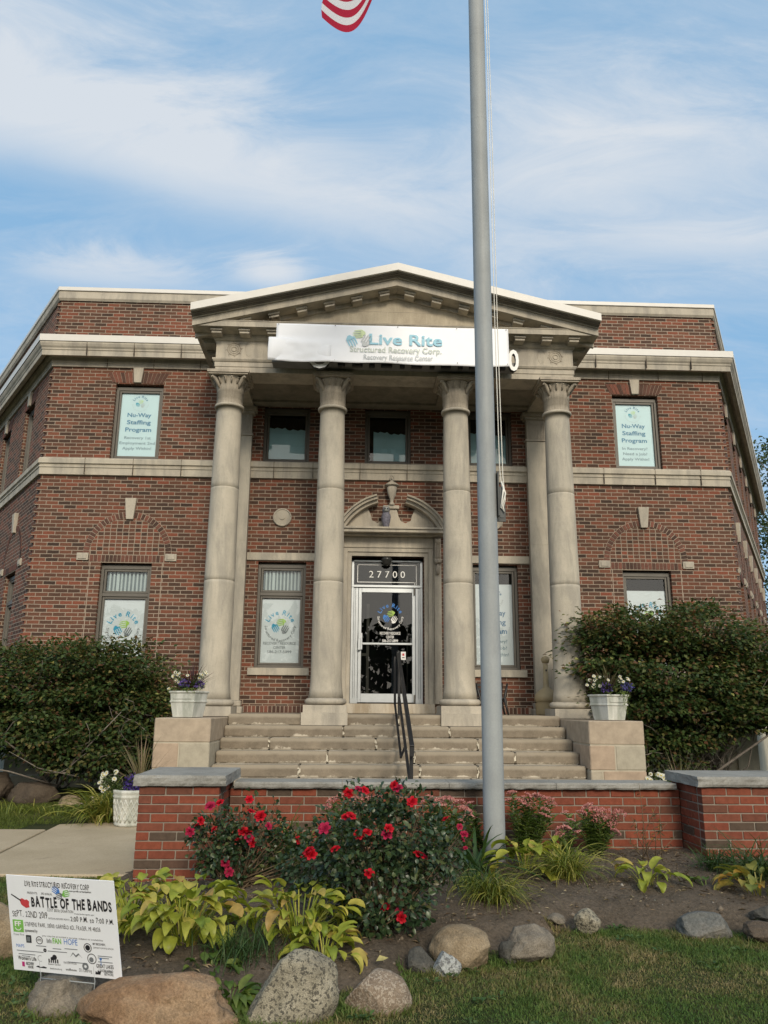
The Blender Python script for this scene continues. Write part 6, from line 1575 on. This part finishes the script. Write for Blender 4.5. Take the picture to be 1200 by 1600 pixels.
def rose_bush(c, blobs, nleaf, blooms, label, canes):
    root = empty('rose_bush', (c[0], c[1], gz(*c)), label, 'rose bush', 'red rose bushes in the flower bed')
    P = []; D = []; U = []
    tot = sum(b[3]*b[4]*b[5] for b in blobs)
    for bx_, by_, bz_, rx, ry, rz_ in blobs:
        k = int(nleaf*rx*ry*rz_/tot); d = rnd_dirs(k)
        cl = rnd_dirs(max(6, k//22)); w = cl[RNG.integers(0, len(cl), k)]; d = d*.45+w; d /= np.linalg.norm(d, axis=1, keepdims=True)
        r = RNG.uniform(.2, 1.0, (k, 1))**.55*(1+np.abs(RNG.normal(size=(k, 1)))*.14)
        p = d*r*np.array([rx, ry, rz_])+np.array([bx_, by_, bz_]); P.append(p); o = d+RNG.normal(size=(k, 3))*.55; o[:, 2] -= .15; D.append(o); U.append(d*.8+np.array([0, 0, .7])+RNG.normal(size=(k, 3))*.45)
    P = np.concatenate(P); D = np.concatenate(D); U = np.concatenate(U); g = np.array([gz(a, b) for a, b in P[:, :2]]); k = P[:, 2] > g+.02
    leaf_obj('foliage', P[k], D[k], U[k], RNG.uniform(.026, .05, k.sum()), RNG.uniform(.02, .034, k.sum()), LM_ROSE, root, T=T_FULL)
    mb = MB(); z0 = gz(*c)
    for q in canes: mb.tube([(c[0]+random.gauss(0, .05), c[1]+random.gauss(0, .04), z0-.02), ((c[0]+q[0])/2+random.gauss(0, .04), (c[1]+q[1])/2, (z0+q[2])/2+.03), q], [.007, .006, .003], 6)
    for b in blobs:
        for _ in range(7): mb.tube([(c[0]+random.gauss(0, .04), c[1]+random.gauss(0, .04), z0), tuple(b[i]+random.gauss(0, .35)*b[3+i] for i in range(3))], [.006, .002], 5)
    mb.build('canes', M_STEMB, root)
    for (x, y, z, s, kind) in blooms:
        o = bpy.data.objects.new('rose_flower', ROSE_ME[kind]); COL.objects.link(o); o.parent = root; o.location = Vector((x, y, z))-root.location
        s *= .76*random.uniform(.8, 1.15); o.scale = (s, s, s*random.uniform(.8, 1.3)); o.rotation_euler = (R(90-38)+random.gauss(0, .5), random.gauss(0, .5), random.uniform(-.5, .5))
    # pale spent buds
    n = 60; i = RNG.integers(0, len(P), n); leaf_obj('spent_buds', P[i]*1.0+np.array([0, -.03, .03]), rnd_dirs(n)+np.array([0, 0, .6]), rnd_dirs(n), .02, .006, leaf_mat('spent_bud', [(0, (.20, .17, .12)), (1, (.42, .38, .30))], .8, .1), root)
RA = [(-1.636, .548), (-1.57, .573), (-1.721, .421), (-1.763, .388), (-1.701, .459), (-1.275, .485), (-1.353, .515), (-1.372, .367), (-1.428, .326), (-1.325, .313), (-1.228, .418), (-1.509, .189), (-1.479, .128), (-1.596, .396), (-1.362, .60), (-1.36, .345), (-1.40, .385), (-1.02, .33), (-.96, .22)]
rose_bush((-1.45, -7.72), [(-1.62, -7.66, .30, .18, .17, .20), (-1.38, -7.68, .26, .25, .19, .25), (-1.25, -7.62, .36, .13, .13, .14), (-1.5, -7.7, .14, .2, .15, .16), (-1.36, -7.6, .52, .04, .05, .13), (-1.60, -7.6, .52, .05, .06, .10), (-1.74, -7.72, .36, .06, .06, .10), (-1.10, -7.62, .28, .14, .12, .14), (-1.22, -7.62, .5, .04, .04, .08), (-1.15, -7.75, .1, .15, .12, .12), (-.98, -7.9, .22, .17, .16, .18)], 2900,
          [(x, -7.86+.06*random.random(), z, random.uniform(.05, .066), 0 if random.random() < .75 else 2) for x, z in RA], 'red rose bush in front of the left brick pier', [(-1.6, -7.7, .5), (-1.35, -7.7, .55), (-1.25, -7.65, .4)])
RB = [(-.664, .748), (-.609, .769), (-.572, .762), (-.651, .622), (-.68, .608), (-.551, .523), (-.605, .509), (-.43, .554), (-.441, .512), (-.394, .791), (-.372, .769), (-.735, .437), (-.872, .41), (-.884, .43), (-.25, .393), (-.225, .385), (-.541, .309), (-.445, .123), (-.366, .10), (-.355, .077), (-.29, .70), (-.80, .55), (-.09, .599)]
rose_bush((-.48, -8.72), [(-.56, -8.62, .44, .30, .26, .28), (-.33, -8.60, .46, .27, .25, .27), (-.10, -8.50, .42, .19, .2, .18), (-.42, -8.72, .18, .28, .2, .22), (-.76, -8.55, .34, .16, .18, .2), (-.38, -8.6, .72, .05, .06, .11), (-.62, -8.6, .69, .09, .1, .09), (-.50, -8.88, .06, .17, .11, .10), (.0, -8.42, .3, .12, .12, .14), (-.84, -8.5, .44, .08, .08, .12), (-.20, -8.55, .64, .08, .08, .07), (.08, -8.45, .5, .06, .06, .10), (-.72, -8.6, .12, .12, .12, .14), (-.30, -8.85, .12, .12, .1, .12), (-.93, -8.35, .26, .13, .14, .17)], 5000,
          [(x, -8.90+.08*random.random()+.12*max(0, x+.3), z, random.uniform(.044, .058), 0 if random.random() < .8 else 2) for x, z in RB]+[(.02, -8.62, .53, .04, 2), (.05, -8.6, .48, .045, 2), (.035, -8.6, .45, .036, 2), (.06, -8.58, .40, .03, 2)],
          'tall red rose bush in front of the middle of the low wall', [(-.5, -8.75, .5), (-.4, -8.8, .3), (-.62, -8.6, .7), (-.38, -8.6, .74), (0, -8.5, .5)])
tag(leaf_obj('fallen_leaf', [(-.51, -9.26, -.035)], [(1, .3, .2)], [(0, -.3, 1)], .07, .05, leaf_mat('fallen_yellow', [(0, (.5, .42, .16)), (1, (.55, .48, .2))])), 'curled pale yellow leaf lying on the soil', 'leaf')

# sedums: stems with leaves and flat pink heads
def head_mesh():
    P = []; 
    for k in range(150):
        r = math.sqrt(random.random()); a = random.uniform(0, 6.28); P.append((r*math.cos(a), r*math.sin(a), .35*(1-r*r)+random.uniform(-.06, .06)))
    P = np.array(P); D = np.tile([0, 0, 1.], (len(P), 1))+RNG.normal(size=P.shape)*.7; D[:, 2] = np.abs(D[:, 2])
    V, F = leaves_geo(P-.05*D, D, rnd_dirs(len(P)), .24, .20, T_LITE)
    me = bpy.data.meshes.new('flower_head'); me.from_pydata(V.tolist(), [], [tuple(int(i) for i in r) for f in F for r in f]); me.materials.append(LM_PINK); return me
HEAD = [head_mesh(), head_mesh()]
def sedum(x, y, heads, nst, h, label, seed):
    random.seed(seed); z0 = gz(x, y); root = empty('sedum', (x, y, z0), label, 'plant', 'pink sedums along the low wall')
    mb = MB(); P = []; D = []; U = []
    tips = list(heads)+[(x+random.gauss(0, .09), y+random.gauss(0, .05), z0+h*random.uniform(.5, .9), 0) for _ in range(nst)]
    for hx, hy, hz, s in tips:
        b = Vector((x+random.gauss(0, .035), y+random.gauss(0, .03), z0)); t = Vector((hx, hy, hz)); m = b.lerp(t, .55)+Vector((0, 0, .02))
        mb.tube([b, m, t], [.006, .005, .004], 5)
        k = int(34*(hz-z0)/.4)+4
        for i in range(k):
            q = b.lerp(t, .12+.85*i/k); a = i*2.4+random.random()*.6; P.append(tuple(q)); D.append((math.cos(a), math.sin(a), .55)); U.append((-.4*math.cos(a), -.4*math.sin(a), 1))
        if s:
            o = bpy.data.objects.new('flower_head', random.choice(HEAD)); COL.objects.link(o); o.parent = root; o.location = t-root.location; s *= 1.35; o.scale = (s, s, s*random.uniform(.9, 1.3)); o.rotation_euler = (random.gauss(.35, .2), random.gauss(0, .2), random.uniform(0, 6.28))
    n = len(P); leaf_obj('leaves', P, D, U, RNG.uniform(.05, .085, n), RNG.uniform(.024, .038, n), LM_SEDUM, root, T=T_FULL); mb.build('stems', M_STEMG, root)
sedum(.80, -6.88, [(.68, -6.93, .56, .035), (.66, -6.92, .50, .03), (.76, -6.96, .49, .04), (.80, -6.95, .52, .035), (.86, -6.95, .53, .045), (.92, -6.93, .525, .04), (.98, -6.93, .50, .04), (1.02, -6.93, .48, .03), (.83, -6.98, .47, .035), (.94, -7.0, .44, .03), (.92, -7.0, .40, .03), (.96, -7.0, .38, .022), (.81, -6.97, .545, .03)], 12, .40, 'pink flowered sedum right beside the flagpole', 71)
sedum(1.36, -6.90, [(1.25, -6.95, .40, .035), (1.30, -6.95, .45, .045), (1.36, -6.97, .43, .045), (1.40, -6.95, .42, .04), (1.45, -6.95, .40, .045), (1.38, -6.99, .38, .045), (1.50, -6.95, .38, .035), (1.49, -7.0, .33, .035), (1.55, -6.98, .40, .045), (1.50, -7.03, .27, .035), (1.10, -7.0, .42, .025)], 10, .34, 'pink flowered sedum in front of bare brick right of the pole', 72)
sedum(1.07, -7.08, [(1.05, -7.12, .30, .05), (1.02, -7.12, .27, .03), (1.12, -7.1, .37, .028), (1.16, -7.12, .28, .028)], 4, .22, 'small low sedum with faded heads between the two big sedums', 73)
sedum(.12, -7.02, [(.05, -7.05, .50, .04), (.14, -7.06, .52, .045), (.22, -7.06, .49, .045), (.27, -7.06, .44, .05), (.25, -7.1, .38, .03), (-.03, -7.05, .52, .04), (.30, -7.1, .40, .03), (.08, -7.05, .47, .04)], 10, .42, 'pink sedum left of the flagpole behind the tall rose bush', 74)
sedum(-.62, -7.0, [(-.80, -7.04, .50, .045), (-.72, -7.05, .53, .045), (-.64, -7.05, .51, .045), (-.55, -7.05, .52, .05), (-.47, -7.05, .50, .045), (-.84, -7.05, .45, .04), (-.42, -7.05, .53, .04)], 8, .42, 'pink sedum behind the left part of the tall rose bush', 75)
sedum(.40, -6.82, [(.355, -6.86, .40, .035), (.36, -6.86, .35, .03), (.345, -6.86, .47, .03)], 3, .3, 'narrow pink sedum right behind the flagpole', 76)
# tall thin weed by the right end of the wall
random.seed(5)
root = empty('tall_weed', (1.75, -7.05, .07), 'tall spindly weed with brown stems near the right pier', 'plant')
mb = MB(); P = []; D = []
for tx, tz in ((1.70, .66), (1.87, .60), (1.79, .42), (1.62, .40), (1.92, .36), (1.67, .30), (1.97, .25), (1.58, .22), (1.84, .50)):
    b = Vector((1.75+random.gauss(0, .05), -7.05+random.gauss(0, .03), .06)); t = Vector((tx, -7.08, tz)); m = b.lerp(t, .5)+Vector((random.gauss(0, .03), 0, 0)); mb.tube([b, m, t], [.004, .003, .0015], 5)
    for i in range(9): q = m.lerp(t, random.random()*1.05-.2); P.append(tuple(q)); D.append((random.gauss(0, 1), random.gauss(0, .5), random.gauss(.3, .6)))
mb.build('stems', M_STEMB, root); leaf_obj('leaves', np.array(P), np.array(D), rnd_dirs(len(P)), RNG.uniform(.02, .06, len(P)), .009, leaf_mat('weed_leaf', [(0, (.05, .06, .025)), (.6, (.10, .085, .04)), (1, (.30, .17, .03))]), root)

# ------------------------------------------------------------------ the two big shrubs
LM_SHR = leaf_mat('shrub_leaf', [(0, (.028, .056, .018)), (.40, (.052, .090, .026)), (.72, (.088, .120, .033)), (.88, (.125, .110, .038)), (.96, (.13, .065, .034)), (1, (.30, .32, .10))], .5, .3, .35)
LM_SHR2 = leaf_mat('tinged_shrub_leaf', [(0, (.032, .056, .018)), (.30, (.066, .095, .027)), (.55, (.115, .115, .034)), (.75, (.165, .095, .042)), (.92, (.17, .068, .042)), (1, (.24, .24, .06))], .5, .3, .35)
def shrub(name, base, blobs, nl, size, mat, mat2, redtop, branches, label, seed, yclip=None):
    rng = np.random.default_rng(seed); random.seed(seed)
    root = empty(name, base, label, 'shrub'); Ps = [[], []]; Ds = [[], []]; Us = [[], []]
    w = np.array([b[3]*b[4]+b[4]*b[5]+b[3]*b[5] for b in blobs]); w /= w.sum()
    for b, ww in zip(blobs, w):
        n = int(nl*ww); nc = max(8, n//120)
        # leaf sprays: short flat tiers standing out of the blob surface
        cd = rng.normal(size=(nc, 3)); cd /= np.linalg.norm(cd, axis=1, keepdims=True); cr = rng.uniform(.45, 1.0, (nc, 1))**.5*(1+np.abs(rng.normal(size=(nc, 1)))*.10)
        cc = cd*cr*np.array(b[3:6])+np.array(b[:3]); i = rng.integers(0, nc, n)
        sp = rng.normal(size=(n, 3))*np.array([.19, .19, .058])
        p = cc[i]+sp; out = cd[i]*np.array([1, 1, .35])+sp*3.0+rng.normal(size=(n, 3))*.5; out[:, 2] -= .25
        u = np.array([0, -.35, 1.])+cd[i]*.5+rng.normal(size=(n, 3))*.32
        k = (p[:, 2] > .03) & (rng.random(n) < np.clip(.30+.75*p[:, 2], 0, 1))
        if yclip is not None: k &= p[:, 1] < yclip
        hot = (rng.random(n) < redtop(p)).astype(int)
        for h in (0, 1):
            s = k & (hot == h); Ps[h].append(p[s]); Ds[h].append(out[s]); Us[h].append(u[s])
    for h, m in ((0, mat), (1, mat2)):
        P, D, U = (np.concatenate(a) for a in (Ps[h], Ds[h], Us[h])); n = len(P)
        leaf_obj('foliage', P, D, U, rng.uniform(size*.75, size*1.3, n), rng.uniform(size*.55, size*.8, n), m, root)
    mb = MB()
    for pts, r in branches: mb.tube(pts, list(np.linspace(r, r*.35, len(pts))), 7)
    for b in blobs:
        for _ in range(6 if abs(b[0]-base[0]) < 1.2 else 0):
            d_ = Vector((random.gauss(0, 1), random.gauss(0, 1), random.gauss(.1, .8))).normalized()
            e = Vector(b[:3])+Vector((d_.x*b[3], d_.y*b[4], d_.z*b[5]))*.8; s0 = Vector(base)+Vector((random.gauss(0, .15), random.gauss(0, .1), random.uniform(.1, .5))); m1 = s0.lerp(e, .45)+Vector((random.gauss(0, .1), random.gauss(0, .1), random.gauss(0, .1))); m2 = s0.lerp(e, .75)+Vector((random.gauss(0, .06),)*3)
            mb.tube([s0, m1, m2, e], [.013, .009, .005, .002], 6)
    for b in blobs:            # kinked grey twigs in the open lower front
        for _ in range(5):
            if b[2] > 1.4 or b[0] > 5.0: continue
            q = Vector((b[0]+random.uniform(-.7, .7)*b[3], b[1]-b[4]*random.uniform(.55, .95), max(.12, b[2]+random.uniform(-.9, .2)*b[5]))); pts = [q]; dr = Vector((random.choice((-1, 1))*random.uniform(.5, 1), random.uniform(-.4, .1), random.uniform(-.1, .7))).normalized()
            for i in range(random.randint(3, 5)): q = q+dr*random.uniform(.08, .17); dr = (dr+Vector((random.gauss(0, .35), random.gauss(0, .2), random.gauss(.1, .35)))).normalized(); pts.append(q)
            mb.tube(pts, list(np.linspace(.009, .003, len(pts))), 5)
    mb.build('branches', M_WOODY, root); return root
shrub('euonymus_shrub', (-5.0, -1.3, -.05), [(-6.7, -1.2, 1.30, 1.0, .75, .78), (-5.55, -1.25, 1.38, .95, .85, .72), (-4.75, -1.3, 1.55, .75, .75, .74), (-4.15, -1.35, 1.50, .55, .65, .68), (-3.85, -1.45, 1.05, .48, .55, .62), (-5.3, -1.55, .95, .9, .75, .5), (-6.6, -1.6, .9, .9, .7, .45), (-4.3, -1.6, .62, .65, .55, .42), (-3.75, -1.3, .6, .4, .5, .4), (-7.6, -1.5, 1.2, .8, .8, .8)],
      56000, .072, LM_SHR, LM_SHR2, lambda p: .05+.28*np.clip((p[:, 2]-1.2)/1.0, 0, 1),
      [([(-4.9, -1.5, 0), (-5.2, -1.85, .5), (-5.6, -2.1, .85), (-5.9, -2.2, 1.05)], .018), ([(-4.9, -1.6, .0), (-4.5, -2.0, .5), (-4.2, -2.1, .8), (-3.9, -2.05, 1.15)], .016), ([(-4.8, -1.6, .1), (-5.3, -2.2, .35), (-5.8, -2.3, .45), (-6.2, -2.3, .75)], .013), ([(-4.7, -1.7, .1), (-4.4, -2.1, .28), (-4.9, -2.25, .40), (-5.3, -2.3, .62)], .011), ([(-4.4, -1.8, .3), (-4.1, -2.1, .55), (-3.8, -2.1, .62)], .009)],
      'large dark green euonymus shrub in front of the left wing', 101, -.06)
shrub('burning_bush', (4.7, -1.5, -.05), [(3.35, -1.75, 2.15, .58, .6, .52), (3.9, -1.6, 2.38, .55, .6, .40), (4.75, -1.6, 2.35, .65, .7, .48), (5.5, -1.5, 1.85, .65, .8, .48), (6.3, -1.4, 1.55, .8, .9, .46), (7.2, -1.4, 1.4, .9, .9, .5), (4.2, -1.9, 1.75, .9, .7, .55), (5.2, -1.9, 1.5, .9, .7, .5), (6.2, -1.7, 1.3, .8, .7, .4), (3.75, -1.75, 1.15, .65, .6, .62), (4.25, -1.8, 1.15, .52, .6, .45), (3.75, -1.7, .55, .42, .5, .4), (5.5, -1.8, 1.22, .7, .6, .22), (4.9, -1.9, 1.2, .5, .6, .3)],
      70000, .074, LM_SHR, LM_SHR2, lambda p: .06+.50*np.clip((p[:, 2]-1.5)/.9, 0, 1)*(.5+.5*np.sin(p[:, 0]*5.1+p[:, 2]*7)),
      [([(4.2, -1.8, .0), (4.7, -2.1, .45), (5.2, -2.35, .85), (5.5, -2.4, 1.05)], .026), ([(4.6, -2.2, .85), (4.95, -2.5, 1.10), (5.3, -2.55, 1.35), (5.5, -2.5, 1.45)], .018)],
      'large burning bush turning reddish at the top in front of the right wing', 102, -.06)
# ground weeds under the right shrub, tree beyond the building
hosta(4.3, -2.6, 30, .3, .2, .12, .07, 'dark leafy weed below the right shrub', LM_HOSTAG, seed=66, name='leafy_weed', spread=.3)
def tree(x, y, h, r, n, label, seed, z=0.0, crown0=.35):
    rng = np.random.default_rng(seed); random.seed(seed); root = empty('tree', (x, y, z-.1), label, 'tree', 'trees beyond the right side of the building')
    mb = MB(); mb.tube([(x, y, z-.1), (x+.2, y, z+h*.3), (x-.1, y, z+h*.6), (x+.1, y, z+h*.9)], [.32, .24, .14, .04], 10); cc = []
    for k in range(34):
        t = random.uniform(crown0, 1.0); a = random.uniform(0, 6.28); rr = r*math.sqrt(max(.05, 1-((t-.62)/.42)**2))*random.uniform(.5, 1.0)
        e = Vector((x+rr*math.cos(a), y+rr*math.sin(a), z+h*t)); s = Vector((x, y, z+h*max(.2, t-.22))); mb.tube([s, s.lerp(e, .5)+Vector((0, 0, .3)), e], [.09, .05, .015], 6); cc += [e, s.lerp(e, .65)]
    mb.build('trunk', M_WOODY, root)
    cc = np.array([tuple(c) for c in cc]); i = rng.integers(0, len(cc), n); p = cc[i]+rng.normal(size=(n, 3))*np.array([.6, .6, .42])
    leaf_obj('crown', p, rnd_dirs(n), rnd_dirs(n)+np.array([0, 0, .8]), rng.uniform(.16, .30, n), rng.uniform(.09, .16, n), leaf_mat('tree_leaf', [(0, (.035, .06, .02)), (.6, (.06, .09, .03)), (1, (.10, .12, .04))], .5, .35), root)
tree(22.6, 25, 15.2, 3.6, 9000, 'tall green tree beyond the right rear corner of the building', 201)
tree(17.9, 15.5, 5.2, 2.0, 5000, 'dark lower tree beside the right rear corner of the building', 202, crown0=.2)
tree(26, 30, 13.0, 4.0, 6000, 'pale green tree standing farther back at the right picture edge', 203)

# row of trees across the street, seen only mirrored in the door and window glass
n = 9000; X = RNG.uniform(-45, 45, n); hh = np.array([9.5+3.4*mnoise.noise((a*.13, 0, 1))+1.6*mnoise.noise((a*.5, 0, 2)) for a in X])
P = np.stack([X, -58+RNG.normal(size=n)*1.6, -.4+hh*RNG.uniform(.02, 1, n)], 1)
tag(leaf_obj('far_treeline', P, rnd_dirs(n), rnd_dirs(n), RNG.uniform(.7, 1.3, n), RNG.uniform(.5, .9, n), leaf_mat('far_tree_leaf', [(0, (.02, .032, .014)), (1, (.05, .065, .025))], .6, .2)), kind='stuff')
# every thing of the setting that is a large built structure keeps its label; the sky is the world
